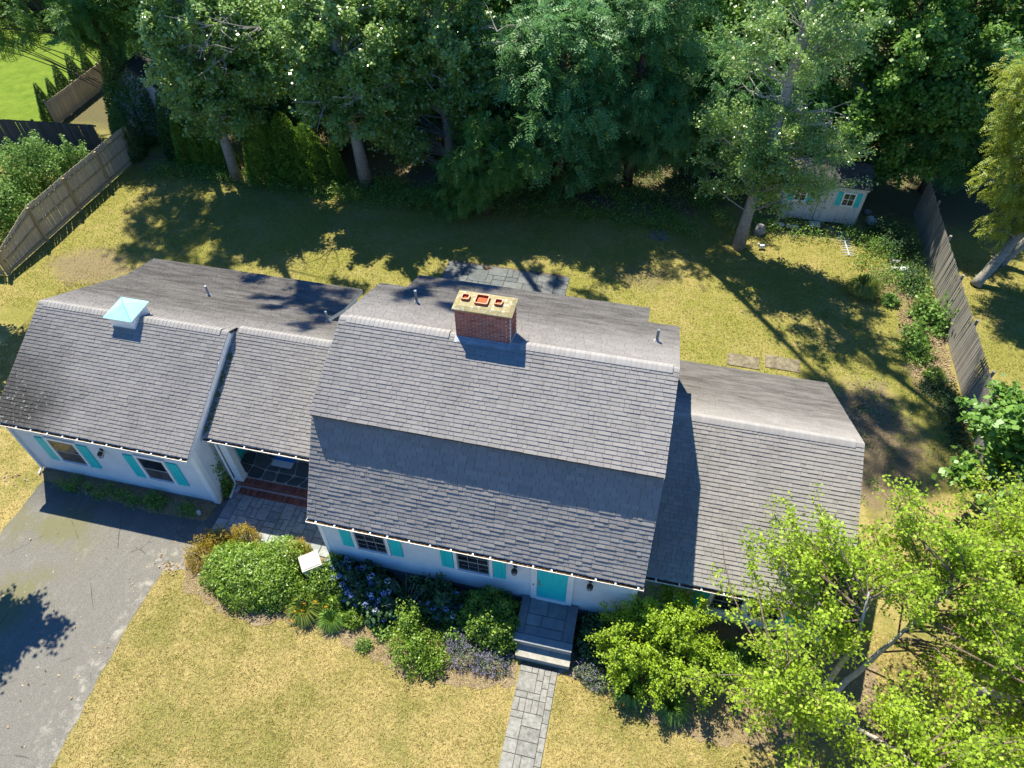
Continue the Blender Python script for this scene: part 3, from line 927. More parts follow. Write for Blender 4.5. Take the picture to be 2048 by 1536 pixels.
# gutters with litter and white hanger straps
def gutter(x0, x1, y, z, seed):
    w = .125
    m = MB()
    m.prism_x([(y, z), (y + .012, z), (y + .035, z - .09), (y + w, z - .09), (y + w, z - .10), (y + .03, z - .10)], x0, x1)
    m.prism_x([(y + w, z - .10), (y + w, z + .0), (y + w + .012, z + .0), (y + w + .012, z - .10)], x0, x1)
    m.box(x0 - .006, x0, y, y + w, z - .10, z); m.box(x1, x1 + .006, y, y + w, z - .10, z)
    gt = m.build('gutter', MT['gutter'], house)
    r = random.Random(seed)
    l = MB(); x = x0 + .01
    while x < x1 - .06:
        ww = r.uniform(.03, .07)
        l.obox((x + ww / 2, y + .062 + r.uniform(-.008, .008), z - .035 + r.uniform(-.02, .012)), (ww * .62, 0, r.uniform(-.01, .01)), (0, .045, r.uniform(-.012, .012)), (0, 0, .012))
        x += ww * .8
    l.build('leaf_litter', MT['litter'], gt, kind='stuff')
    hb = MB(); hb.box(-.022, .022, 0, w, -.008, .006)
    me = hb.mesh('hanger', MT['gutter'])
    x = x0 + .3
    while x < x1:
        link('hanger', me, gt, (x, y, z + .004)); x += r.uniform(.5, .68)
gutter(-18.95, -11.62, .93, 3.03, 1)
gutter(-11.57, -7.0, 1.837, 3.03, 2)
gutter(X0, X1, -.333, 3.135, 3)
gutter(3.30, 8.97, .303, 2.603, 4)
MB().box(-18.87, -11.66, 1.055, 1.268, 2.90, 2.925).box(-6.77, 3.11, -.19, 0.0, 3.05, 3.075).box(3.14, 8.88, .43, .68, 2.50, 2.525).build('soffit', MT['white'], house)
# downspouts
ds = MB(); ds.tube([(-11.36, 1.95, 2.93), (-11.40, 2.10, 2.75), (-11.42, 2.10, .35), (-11.40, 2.05, .2), (-11.38, 1.55, .06)], .042, 6)
ds.build('downspout', MT['gutter'], house)
MB().tube([(-18.80, 1.0, 2.93), (-18.84, 1.2, 2.75), (-18.84, 1.2, .15), (-18.86, .98, .05)], .042, 6).build('downspout', MT['gutter'], house)

# vent pipes on the rear slopes
for (x, y, z, h, t_) in ((-5.13, 6.25, 6.51, .50, 0), (2.54, 6.03, 6.60, .48, 0), (-14.6, 8.10, 3.50, .48, 1), (-9.22, 7.35, 3.88, .48, 1)):
    o = MB().tube([(x, y, z - .05), (x, y, z + h)], .045, 10).build('vent_pipe', MT['lead'] if t_ else MT['pvc'], house)
    MB().tube([(x, y, z - .04), (x, y, z + .05), (x, y, z + .10)], [.13, .075, .05], 12).build('flashing', MT['boot'], o)

# moss in the valley beside the garage rake
mm = MB(); r = random.Random(5)
for i in range(70):
    y = r.uniform(2.1, 4.6); z = 4.825 - .498 * (5.445 - y)
    s = r.uniform(.015, .045)
    mm.obox((GX1 + .05 + r.uniform(0, .09), y, z + .015), (s, 0, 0), (0, s, s * .5), (0, -s * .3, s * .6))
mm.build('moss', MT['moss'], house, kind='stuff')

# cupola
cx, cyy = -15.40, 5.02
cb = MB().prism_z([(cx - .45, cyy - .44), (cx + .45, cyy - .44), (cx + .45, cyy + .44), (cx - .45, cyy + .44)], 4.55, 5.30).build('cupola', MT['white'], house)
cm = MB(); cm.box(cx - .50, cx + .50, cyy - .49, cyy + .49, 5.24, 5.31); cm.box(cx - .47, cx + .47, cyy - .46, cyy + .46, 5.18, 5.24)
cm.build('cornice', MT['white'], cb)
cl = MB()
for k in range(4): cl.box(cx + .4501, cx + .462, cyy - .3, cyy + .3, 4.98 + k * .05, 5.01 + k * .05)
cl.build('louvre', MT['white'], cb)
q = .545; ap = (cx, cyy, 5.60)
cr = MB()
c4 = [(cx - q, cyy - q, 5.315), (cx + q, cyy - q, 5.315), (cx + q, cyy + q, 5.315), (cx - q, cyy + q, 5.315)]
cr.add(c4 + [ap], [(0, 1, 4), (1, 2, 4), (2, 3, 4), (3, 0, 4), (3, 2, 1, 0)])
cr.build('cupola_roof', MT['mint'], cb)
hp = MB()
for p_ in c4[1::2]:
    hp.tube([p_, (ap[0], ap[1], ap[2] + .003)], .010, 4)
hp.build('hip_seam', MT['teal'], cb)

# ------------------------------------------------------------------ chimney
ch = MB().box(-3.215, -1.594, 4.373, 5.095, 6.4, 8.235).build('chimney', MT['mortar'], house)
bl, bh, bj = .203, .062, .0115
def brick_mesh(name, mat, lx, ly, lz):
    b = MB(); b.box(-lx / 2, lx / 2, -ly / 2, ly / 2, -lz / 2, lz / 2); return b.mesh(name, mat)
bm_f = brick_mesh('brick', MT['brick'], bl, .03, bh); bm_fh = brick_mesh('brick', MT['brick'], bl / 2 - .006, .03, bh)
bm_s = brick_mesh('brick', MT['brick'], .03, bl, bh); bm_sh = brick_mesh('brick', MT['brick'], .03, bl / 2 - .006, bh)
other = MB(); r = random.Random(2)
pitch = bh + bj
for k in range(15):
    z = 7.165 + k * pitch
    off = (bl + bj) / 2 if k % 2 else 0
    out = .012 if k == 14 else 0
    x = -3.222 + bl / 2 - off
    while x < -1.598 + .05:
        a, b = max(x - bl / 2, -3.222), min(x + bl / 2, -1.598)
        if b - a > .05:
            half = (b - a) < bl * .8
            link('brick', bm_fh if half else bm_f, ch, ((a + b) / 2, 4.385 - r.uniform(.001, .006) - out, z), (0, 0, r.uniform(-.008, .008)))
        x += bl + bj
    y = 4.385 + bl / 2 + (bl + bj) / 2 - off + .02
    while y < 5.05:
        link('brick', bm_s, ch, (-1.605 + r.uniform(.001, .006) + out, y, z), (0, 0, r.uniform(-.008, .008)))
        y += bl + bj
    for y in np.arange(4.50, 5.05, bl + bj): other.box(-3.225 - out, -3.2, y - bl / 2, y + bl / 2, z - bh / 2, z + bh / 2)
    for x in np.arange(-3.11, -1.65, bl + bj): other.box(x - bl / 2, x + bl / 2, 5.08, 5.103 + out, z - bh / 2, z + bh / 2)
for k in range(5):
    z = 7.165 - (k + 1) * pitch
    for y in np.arange(4.50, 5.05, bl + bj): other.box(-3.225, -3.2, y - bl / 2, y + bl / 2, z - bh / 2, z + bh / 2); other.box(-1.62, -1.597, y - bl / 2, y + bl / 2, z - bh / 2, z + bh / 2)
    for x in np.arange(-3.11, -1.65, bl + bj): other.box(x - bl / 2, x + bl / 2, 5.08, 5.103, z - bh / 2, z + bh / 2); other.box(x - bl / 2, x + bl / 2, 4.362, 4.39, z - bh / 2, z + bh / 2)
other.build('brickwork', MT['brick'], ch, kind='stuff')
cp = MB()
cp.prism_z([(-3.284, 4.322), (-1.537, 4.322), (-1.537, 5.155), (-3.284, 5.155)], 8.245, 8.285)
b0 = len(cp.v)
i_ = .12
cp.add([(-3.284, 4.322, 8.285), (-1.537, 4.322, 8.285), (-1.537, 5.155, 8.285), (-3.284, 5.155, 8.285), (-3.284 + i_, 4.322 + i_, 8.35), (-1.537 - i_, 4.322 + i_, 8.35), (-1.537 - i_, 5.155 - i_, 8.35), (-3.284 + i_, 5.155 - i_, 8.35)],
       [(0, 1, 5, 4), (1, 2, 6, 5), (2, 3, 7, 6), (3, 0, 4, 7), (4, 5, 6, 7)])
cp.build('chimney_cap', MT['cap'], ch)
for (x, y, s) in ((-2.985, 4.775, .118), (-2.50, 4.76, .195), (-2.02, 4.755, .118)):
    f = MB(); t_ = .03
    def ring(s, z, n=4, rr=.05):
        out = []
        for (sx_, sy_, a0) in ((1, 1, 0), (-1, 1, 90), (-1, -1, 180), (1, -1, 270)):
            for q_ in range(n):
                a = math.radians(a0 + 90 * q_ / (n - 1))
                out.append((x + sx_ * (s - rr) + rr * math.cos(a), y + sy_ * (s - rr) + rr * math.sin(a), z))
        return out
    N = 16
    rows = [ring(s, 8.33), ring(s, 8.43), ring(s - t_, 8.43, rr=.03), ring(s - t_, 7.9, rr=.03)]
    fs = [(k * N + i, k * N + (i + 1) % N, (k + 1) * N + (i + 1) % N, (k + 1) * N + i) for k in range(3) for i in range(N)]
    ms = [1 if k == 1 else 0 for k in range(3) for i in range(N)]
    f.add(sum(rows, []), fs); f.m = ms
    q_ = s - .02
    f.add([(x - q_, y - q_, 8.356), (x + q_, y - q_, 8.356), (x + q_, y + q_, 8.356), (x - q_, y + q_, 8.356)], [(0, 1, 2, 3)])
    f.build('flue_pot', [MT['terracotta'], MT['terracotta_rim']], ch)
fl = MB(); v_, n_, L_ = slope_frame(BRK, RIDGE)
c_ = Vector((-2.41, 4.27, 7.215 - .381 * (4.407 - 4.27))) + n_ * .022
fl.obox(c_, (.84, 0, 0), v_ * .11, n_ * .006)
fl.box(-3.25, -1.57, 4.355, 4.363, 7.10, 7.20)
for x in (-3.24, -1.585):
    fl.prism_x([(4.40, 7.20), (5.10, 6.93), (5.10, 7.10), (4.42, 7.34)], x, x + .012)
fl.build('flashing', MT['lead'], ch)

# ------------------------------------------------------------------ porch floor, brick steps, post, inner door
pf = MB().box(-11.64, -6.78, 2.32, 4.9, 0, .335).build('porch_floor', MT['pale_joint'], house)
r = random.Random(12)
nx, ny = 9, 5
gx = [[(-11.62 + 4.82 * i / nx + (r.uniform(-.13, .13) if 0 < i < nx else 0), 2.36 + 2.52 * j / ny + (r.uniform(-.12, .12) if 0 < j < ny else 0)) for i in range(nx + 1)] for j in range(ny + 1)]
for j in range(ny):
    for i in range(nx):
        q = [Vector(gx[j][i]), Vector(gx[j][i + 1]), Vector(gx[j + 1][i + 1]), Vector(gx[j + 1][i])]
        c = sum(q, Vector((0, 0))) / 4
        poly = []
        for k in range(4):
            a, b, d_ = q[k], q[(k + 1) % 4], q[k - 1]
            for o_ in (d_, b):
                p = a + (o_ - a).normalized() * r.uniform(.04, .10)
                poly.append(p + (c - p).normalized() * .028)
        MB().prism_z([(p.x, p.y) for p in poly], .335, .352 + r.uniform(0, .004)).build('flagstone', MT['flag'], pf)
st = MB()
st.box(-11.38, -6.78, 2.115, 2.318, 0, .30); st.box(-11.34, -6.78, 1.80, 2.113, 0, .115)
so = st.build('porch_steps', MT['mortar'], house)
bme = brick_mesh('step_brick', MT['stepbrick'], .062, .21, .056)
r = random.Random(8)
for (xs, y, z) in ((-11.36, 2.21, .330), (-11.10, 1.885, .150)):
    x = xs
    while x < -7.95:
        link('step_brick', bme, so, (x, y + r.uniform(-.008, .008), z + r.uniform(-.003, .004)), (r.uniform(-.02, .02), 0, r.uniform(-.03, .03)))
        x += .0745
rb = MB()
for (z, y) in ((.03, 1.795), (.095, 1.795), (.16, 2.108), (.225, 2.108), (.27, 2.108)):
    x = -11.3 + (.1 if z in (.095, .225) else 0)
    while x < -6.85:
        rb.box(x, x + .195, y - .012, y + .02, z - .025, z + .026); x += .206
rb.build('riser_bricks', MT['stepbrick'], so, kind='stuff')
po = MB().box(-11.35, -11.08, 2.15, 2.42, .355, 2.95).build('porch_post', MT['white'], house)
MB().box(-11.38, -11.05, 2.12, 2.45, .352, .50).build('post_base', MT['white'], po)
MB().box(-11.64, -6.76, 2.16, 2.40, 2.60, 2.90).build('porch_beam', MT['white'], house)
sdr = MB().box(-11.648, -11.60, 2.98, 3.92, .36, 2.42).build('side_door', MT['teal'], house)
MB().box(-11.5995, -11.585, 3.02, 3.88, .44, .50).build('kick_plate', MT['brass'], sdr)
tf = MB(); tf.box(-11.64, -11.59, 2.87, 2.975, .36, 2.5); tf.box(-11.64, -11.59, 3.925, 4.03, .36, 2.5); tf.box(-11.64, -11.59, 2.975, 3.925, 2.425, 2.5)
tf.build('door_frame', MT['white'], house)
mt = MB(); mt.box(-10.42, -9.62, 3.02, 3.60, .356, .372)
tag(mt.build('door_mat', MT['mat']), 'blue and white striped mat on the flagstone porch floor', 'door mat')

# ------------------------------------------------------------------ front stoop
stp = thing('front_stoop', 'dark slate front stoop with two stone steps below the teal door', 'stoop', (.65, -.8, 0))
sb = MB(); sb.box(-.24, 1.53, -1.47, -.02, 0, .60); sb.build('base', MT['stepstone'], stp)
SL = [(-.24, .02, -1.22, -.02), (.03, .62, -.56, -.02), (.63, 1.20, -.56, -.02), (1.21, 1.53, -1.22, -.02), (.03, .48, -.93, -.57), (.49, 1.20, -.93, -.57), (.03, 1.20, -1.22, -.94), (-.26, 1.55, -1.50, -1.23)]
for (a, b, c, d_) in SL:
    MB().box(a + .006, b - .006, c + .006, d_ - .006, .60, .65).build('slab', MT['slate'], stp)
MB().box(-.08, 1.545, -1.79, -1.475, .0, .28).build('riser', MT['stepstone'], stp)
MB().box(-.10, 1.55, -1.81, -1.472, .282, .335).build('tread', MT['stepstone'], stp)

# ------------------------------------------------------------------ fences
def fence(name, label, segs, pitch, pw, pth, hfun, mat_p, mat_o, posts, side, rails, pointed=False, post_round=False, group=None, rail_gap=.0):
    """segs: ((x,y),(x,y)) runs; side: offset of the posts and rails from the pickets"""
    f = thing(name, label, 'fence', (segs[0][0][0], segs[0][0][1], 0), group)
    r = random.Random(len(name) + len(segs))
    for (a, b) in segs:
        a, b = Vector(a), Vector(b)
        L = (b - a).length; d = (b - a) / L; nn = Vector((-d.y, d.x)) * side
        ang = math.atan2(d.y, d.x)
        key = {}
        n = int(L / pitch)
        for k in range(n):
            p = a + d * (k + .5) * pitch
            h = hfun(p.x, p.y)
            hh = round(h, 2)
            if hh not in key:
                m = MB(); w = pw / 2
                prof = [(-w, .03), (w, .03), (w, hh - (.05 if pointed else 0))] + ([(0, hh)] if pointed else []) + [(-w, hh - (.05 if pointed else 0))]
                nv = len(prof)
                m.add([(x, -pth / 2, z) for x, z in prof] + [(x, pth / 2, z) for x, z in prof],
                      [tuple(range(nv)), tuple(range(nv, 2 * nv))[::-1]] + [((i + 1) % nv, i, nv + i, nv + (i + 1) % nv) for i in range(nv)])
                key[hh] = m.mesh('picket', mat_p)
            link('picket', key[hh], f, (p.x, p.y, r.uniform(-.015, .01)), (r.uniform(-.012, .012), r.uniform(-.012, .012), ang + r.uniform(-.03, .03)))
        for z in rails:
            m = MB()
            pts = [a + d * L * i / 12 for i in range(13)]
            for i in range(12):
                p, q = pts[i], pts[i + 1]
                z0 = z * hfun(p.x, p.y); z1 = z * hfun(q.x, q.y)
                c = Vector(((p.x + q.x) / 2 + nn.x * .045, (p.y + q.y) / 2 + nn.y * .045, (z0 + z1) / 2))
                m.obox(c, ((q.x - p.x) / 2, (q.y - p.y) / 2, (z1 - z0) / 2), (nn.x * .02, nn.y * .02, 0), (0, 0, .042))
            m.build('rail', mat_o, f)
    for (x, y, h) in posts:
        m = MB()
        if post_round: m.tube([(x, y, 0), (x, y, h)], .06, 9)
        else: m.box(x - .055, x + .055, y - .055, y + .055, 0, h)
        m.build('post', mat_o, f)
    return f


def hl(x, y):
    if y < 11.2: return 1.30
    if y < 13.6: return 1.30 + .75 * (y - 11.2) / 2.4
    return 2.05
fence('picket_fence', 'tan wooden fence with yellowed posts, its top sloping down at the near corner', [((-28.06, 10.75), (-28.06, 22.6))], .088, .076, .018, hl, MT['picket_tan'], MT['post_tan'],
      [(-27.95, 10.84, 1.36), (-27.95, 13.57, 2.02), (-27.95, 16.28, 2.02), (-27.95, 18.94, 2.02), (-27.95, 21.7, 2.02)], -1, (.12, .50, .86))
fence('picket_fence', 'short return of yellowish pickets at the corner of the tan fence', [((-33.5, 10.3), (-28.1, 10.78))], .088, .076, .018, lambda x, y: 1.3, MT['post_tan'], MT['post_tan'],
      [(-30.8, 10.62, 1.33)], 1, (.2, .8))
fence('stockade_fence', 'weathered grey stockade fence with pointed pickets beside the brown leaning trunks', [((15.24, 25.6), (15.22, 5.0))], .083, .074, .02, lambda x, y: 2.0, MT['picket_grey'], MT['picket_grey'],
      [(15.34, y, 2.08) for y in (23.5, 20.6, 17.72, 14.8, 11.9, 9.0, 6.1)], 1, (.2, .82), True, True)
fence('board_fence', 'grey board fence, coloured as in shade, across the end of the bright green lawn', [((-44, 20.6), (-30.1, 21.9))], .14, .134, .02, lambda x, y: 1.8, MT['picket_shaded'], MT['picket_shaded'],
      [(-38, 21.3, 1.85), (-34, 21.6, 1.85)], 1, (.15, .95))
fence('trellis_fence', 'brown fence behind the row of cone shaped evergreens', [((-35.25, 24.2), (-35.45, 30.5))], .10, .088, .02, lambda x, y: 1.5, MT['picket_tan'], MT['post_tan'],
      [(-35.35, 24.3, 1.6), (-35.4, 27, 1.6), (-35.45, 29.6, 1.6)], 1, (.2, .9))

# ------------------------------------------------------------------ shed and the things around it
sh = thing('garden_shed', 'small pale board shed with teal shutters under the trees', 'shed', (10.1, 24.5, 0))
MB().box(8.25, 12.0, 23.58, 26.0, .16, 2.08).build('wall', MT['shedwood'], sh)
bw = .152; x = 8.2; k = 0
SW = [(8.68, 9.32, 1.16, 1.94), (10.98, 11.62, 1.16, 1.94)]
while x < 12.04:
    w = min(bw, 12.05 - x)
    holes = [q for q in SW if q[0] < x + w - .03 and q[1] > x + .03]
    spans = [(.15, 2.12)] if not holes else [(.15, holes[0][2]), (holes[0][3], 2.12)]
    for (z0, z1) in spans: MB().box(x + .004, x + w - .004, 23.545, 23.578, z0, z1).build('board', MT['shedwood'], sh)
    x += bw
MB().box(12.0, 12.045, 23.53, 26.02, .14, 2.12).build('end_wall', MT['shedwood'], sh)
MB().box(8.205, 8.25, 23.53, 26.02, .14, 2.12).build('end_wall', MT['shedwood'], sh)
MB().box(9.93, 9.955, 23.530, 23.5445, .16, 2.1).build('door_seam', MT['black_metal'], sh)
MB().box(8.15, 12.1, 23.47, 23.56, 2.12, 2.26).build('fascia', MT['shedwood'], sh)
rf = MB(); rf.prism_x([(23.40, 2.24), (24.8, 2.80), (24.8, 2.86), (23.40, 2.30)], 8.08, 12.16); rf.prism_x([(24.8, 2.80), (26.2, 2.24), (26.2, 2.30), (24.8, 2.86)], 8.08, 12.16)
rf.build('roof', MT['dark_roof'], sh)
for (a, b, c, d) in SW:
    f = MB(); t_ = .07
    f.box(a, a + t_, 23.50, 23.578, c, d); f.box(b - t_, b, 23.50, 23.578, c, d); f.box(a + t_, b - t_, 23.50, 23.578, c, c + t_); f.box(a + t_, b - t_, 23.50, 23.578, d - t_, d)
    fo = f.build('window', MT['white'], sh)
    MB().box(a + t_, b - t_, 23.555, 23.56, c + t_, d - t_).build('pane', MT['glass'], fo)
    m = MB(); xm = (a + b) / 2; zm = (c + d) / 2
    m.box(xm - .012, xm + .012, 23.53, 23.5545, c + t_, d - t_); m.box(a + t_, xm - .012, 23.531, 23.554, zm - .012, zm + .012); m.box(xm + .012, b - t_, 23.531, 23.554, zm - .012, zm + .012)
    m.build('muntin', MT['white'], fo)
    for (s0, s1) in ((a - .25, a - .02), (b + .02, b + .25)):
        s = MB().box(s0, s1, 23.52, 23.544, c, d).build('shutter', MT['teal'], sh)
        for q_ in range(2):
            w = (s1 - s0) / 2
            MB().box(s0 + q_ * w + .008, s0 + (q_ + 1) * w - .008, 23.508, 23.5195, c + .005, d - .005).build('plank', MT['teal'], s)
for (x, y) in ((11.75, 23.6), (8.5, 23.65), (10.4, 23.7), (11.75, 25.8), (8.5, 25.8)):
    MB().box(x - .2, x + .2, y - .12, y + .15, 0, .155).build('footing_block', MT['block'], sh)


def cyl_tank(loc, rz, label):
    t = thing('tank', label, 'tank', loc, 'white tanks lying by the shed')
    c, s = math.cos(rz), math.sin(rz); P = Vector(loc)
    d = Vector((c, s, 0)); z = Vector((0, 0, .11))
    MB().tube([P + z + d * q for q in (-.30, -.27, -.2, .2, .27, .30)], [.04, .09, .11, .11, .09, .04], 12).build('body', MT['white_old'], t, True)
    MB().tube([P + z + d * q for q in (.30, .36)], [.03, .03], 8).build('valve', MT['lead'], t)
    MB().tube([P + z + d * q for q in (-.05, .05)], [.113, .113], 12).build('band', MT['lead'], t)
cyl_tank((8.26, 22.85, 0), -.06, 'white tank lying under the shed edge, nearer the pale trunk')
cyl_tank((8.95, 22.80, 0), -.10, 'white tank lying under the shed edge, nearer the shed step')
b = thing('shed_step', 'wooden step below the middle of the shed wall', 'step', (10.05, 23.2, 0))
MB().box(9.8, 10.35, 23.0, 23.45, .12, .16).build('tread', MT['shedwood'], b); MB().box(9.83, 9.88, 23.02, 23.43, 0, .12).box(10.27, 10.32, 23.02, 23.43, 0, .12).build('leg', MT['shedwood'], b)


def rock(name, label, cat, loc, s, seed, mat='rock', group=None):
    r = random.Random(seed)
    me = bpy.data.meshes.new(name)
    import bmesh
    bm = bmesh.new(); bmesh.ops.create_icosphere(bm, subdivisions=2, radius=1)
    for v in bm.verts:
        k = 1 + r.uniform(-.14, .14)
        v.co = Vector((v.co.x * s[0] * k, v.co.y * s[1] * k, max(-.25, v.co.z) * s[2] * k + s[2] * .25))
    bm.to_mesh(me); bm.free(); me.materials.append(MT[mat])
    o = link(name, me, None, loc, (0, 0, r.uniform(0, 3)))
    return tag(o, label, cat, group)
rock('boulder', 'pale rounded boulder on the grass between the pale trunk and the shed', 'boulder', (7.3, 22.0, 0), (.32, .28, .42), 1, 'rock')
rock('boulder', 'brownish angular stone in front of the shed wall', 'boulder', (10.85, 22.8, 0), (.30, .34, .24), 2, 'slab')
rock('boulder', 'small grey stone in the dark gap beside the shed', 'boulder', (12.9, 25.0, 0), (.2, .2, .18), 3, 'rock')
rock('white_sack', 'white sack lying in the shade past the shed corner', 'sack', (12.98, 24.15, 0), (.36, .26, .26), 4, 'white_old')
rock('white_sack', 'crumpled white sack beside the concrete blocks', 'sack', (14.05, 20.3, 0), (.28, .24, .26), 5, 'white_old')
an = thing('antenna', 'old white rod antenna lying on the ground before the shed', 'antenna', (11.5, 21.9, 0))
a = MB(); a.tube([(11.42, 22.95, .06), (11.62, 21.0, .05)], .022, 6); a.build('boom', MT['white_old'], an)
r = random.Random(4)
for k in range(11):
    t_ = k / 10; x, y = 11.42 + .2 * t_, 22.95 - 1.95 * t_
    w = r.uniform(.18, .34)
    MB().tube([(x - w, y - .02, .075), (x + w, y + .02 + r.uniform(-.04, .04), .075)], .017, 5).build('rod', MT['white_old'], an)
MB().tube([(11.20, 22.9, .07), (11.26, 22.3, .07)], .017, 5).build('rod', MT['white_old'], an)


def cinder(label, loc, rz):
    o = MB(); P = Vector(loc)
    o.box(-.2, .2, -.10, -.065, 0, .19); o.box(-.2, .2, .065, .10, 0, .19)
    for x in (-.2, -.018, .164): o.box(x, x + .036, -.065, .065, 0, .19)
    b = link('concrete_block', o.mesh('concrete_block', MT['block']), None, loc, (1.45, 0, rz))
    return tag(b, label, 'concrete block', 'concrete blocks by the fence')
cinder('hollow concrete block with its holes facing the house, in front of its mate', (13.62, 20.35, .1), .0)
cinder('hollow concrete block lying behind its mate near the grey fence', (13.72, 20.95, .1), -.1)
for (nm, lab, x, y, w, h, rz) in (('stone_slab', 'single square stone slab in the shaded back grass', 2.36, 20.7, .95, .85, .05), ('stone_slab', 'worn concrete slab in the grass behind the wing roof, farther from the fence', 6.6, 12.55, 1.3, .7, -.02), ('stone_slab', 'worn concrete slab in the grass behind the wing roof, nearer the fence', 8.2, 12.75, 1.4, .75, -.05)):
    o = MB().prism_z(rough_poly([(-w / 2, -h / 2), (w / 2, -h / 2), (w / 2, h / 2), (-w / 2, h / 2)], .2, .02, int(x * 10)), 0, .035)
    tag(link(nm, o.mesh(nm, MT['slab']), None, (x, y, 0), (0, 0, rz)), lab, 'slab')
dk = thing('garden_ornament', 'small white bird ornament in the grass below the pale trunk', 'ornament', (7.4, 20.7, 0))
MB().tube([(7.25, 20.68, .12), (7.35, 20.7, .16), (7.5, 20.72, .16), (7.58, 20.73, .12)], [.02, .09, .10, .03], 10).build('body', MT['white_old'], dk, True)
MB().tube([(7.27, 20.68, .16), (7.25, 20.68, .28), (7.18, 20.67, .30)], [.04, .05, .02], 8).build('head', MT['white_old'], dk, True)

# utility box by the shrubs
ub = thing('utility_box', 'pale square utility box with a sloping lid among the shrubs', 'utility box', (-7.2, -.5, 0))
def at_ub(x, y, z):
    a = math.radians(38); return (-7.2 + x * math.cos(a) - y * math.sin(a), -.5 + x * math.sin(a) + y * math.cos(a), z)
def ubox(x0, x1, y0, y1, z0, z1, dz=0):
    return MB().add([at_ub(x, y, z) for z, q in ((z0, 0), (z1, 1)) for (x, y) in ((x0, y0), (x1, y0), (x1, y1), (x0, y1))], [(0, 3, 2, 1), (4, 5, 6, 7), (0, 1, 5, 4), (1, 2, 6, 5), (2, 3, 7, 6), (3, 0, 4, 7)])
ubox(-.29, .29, -.27, .27, 0, .78).build('cabinet', MT['util'], ub)
ubox(-.32, .32, -.30, .30, .785, .86).build('lid', MT['util'], ub)
ubox(-.27, .27, -.25, .25, .8605, .875).build('lid_panel', MT['util'], ub)
pl_ = MB().tube([(-12.15, .72, .0), (-12.15, .72, .16)], [.06, .075], 10).build('plastic_cup', MT['white_old'])
tag(pl_, 'small white pot on the soil at the garage corner', 'pot')

# neighbours seen through the trees
def simple_house(label, x0, x1, y0, y1, h, ridge_h, wall, wins, along='x', loc=None):
    t = thing('neighbour_house', label, 'house', ((x0 + x1) / 2, (y0 + y1) / 2, 0))
    if along == 'x':
        ym = (y0 + y1) / 2
        MB().prism_x([(y0, 0), (y0, h), (ym, ridge_h - .1), (y1, h), (y1, 0)], x0, x1).build('wall', MT[wall], t)
        s = (ridge_h - h) / (ym - y0)
        MB().prism_x([(y0 - .4, h - .4 * s), (ym, ridge_h), (y1 + .4, h - .4 * s), (y1 + .4, h - .4 * s + .14), (ym, ridge_h + .14), (y0 - .4, h - .4 * s + .14)], x0 - .3, x1 + .3).build('roof', MT['dark_roof'], t)
    else:
        xm = (x0 + x1) / 2
        v = [(x0, 0), (x0, h), (xm, ridge_h - .1), (x1, h), (x1, 0)]
        n = 5
        MB().add([(x, y0, z) for x, z in v] + [(x, y1, z) for x, z in v], [tuple(range(n)), tuple(range(n, 2 * n))[::-1]] + [((i + 1) % n, i, n + i, n + (i + 1) % n) for i in range(n)]).build('wall', MT[wall], t)
        s = (ridge_h - h) / (xm - x0)
        rv = [(x0 - .3, h - .3 * s), (xm, ridge_h), (x1 + .3, h - .3 * s), (x1 + .3, h - .3 * s + .12), (xm, ridge_h + .12), (x0 - .3, h - .3 * s + .12)]
        n = 6
        MB().add([(x, y0 - .3, z) for x, z in rv] + [(x, y1 + .3, z) for x, z in rv], [tuple(range(n)), tuple(range(n, 2 * n))[::-1]] + [((i + 1) % n, i, n + i, n + (i + 1) % n) for i in range(n)]).build('roof', MT['dark_roof'], t)
    for (a, b, c, d) in wins:
        f = MB().box(a, b, y0 - .06, y0 - .002, c, d).build('window', MT['white'], t)
        MB().box(a + .08, b - .08, y0 - .07, y0 - .061, c + .08, d - .08).build('pane', MT['glass'], f)
    return t
simple_house('neighbouring outbuilding with a white gable and dark roof behind the evergreens', -30.4, -26.4, 24.3, 29.5, 2.9, 4.4, 'nbr_wall', [], 'y')
simple_house('grey neighbouring house past the bright lawn behind branches', -62, -50, 43, 52, 4.5, 7.5, 'nbr_wall', [(-59, -57.8, 1.2, 2.6), (-56, -54.8, 1.2, 2.6), (-53, -51.8, 1.2, 2.6)])
simple_house('tan neighbouring house glimpsed deep in the trees', -14, -3, 40, 48, 4.6, 7.2, 'tan_wall', [(-12, -10.8, 1.2, 2.8), (-8, -6.8, 1.2, 2.8), (-5, -4, 1.2, 2.8)])

# ------------------------------------------------------------------ foliage builders
def unit(a):
    return a / np.maximum(np.linalg.norm(a, axis=-1, keepdims=True), 1e-9)


def leaf_quads(C, D, N, size, aspect, R):
    n = len(C)
    s = (size * R.uniform(.65, 1.25, n))[:, None]
    S = unit(np.cross(D, N))
    V = np.empty((n, 4, 3))
    V[:, 0] = C
    V[:, 1] = C + D * s * .48 + S * s * aspect * .5 + N * s * .06
    V[:, 2] = C + D * s
    V[:, 3] = C + D * s * .48 - S * s * aspect * .5 + N * s * .06
    return V


def orient(n, R, up=.8, droop=.25, out=None):
    N = R.normal(size=(n, 3)); N[:, 2] += up
    if out is not None: N += out
    N = unit(N)
    D = unit(np.cross(N, R.normal(size=(n, 3))))
    D[:, 2] -= droop
    D = unit(D)
    N = unit(N - D * (N * D).sum(1, keepdims=True))
    return D, N


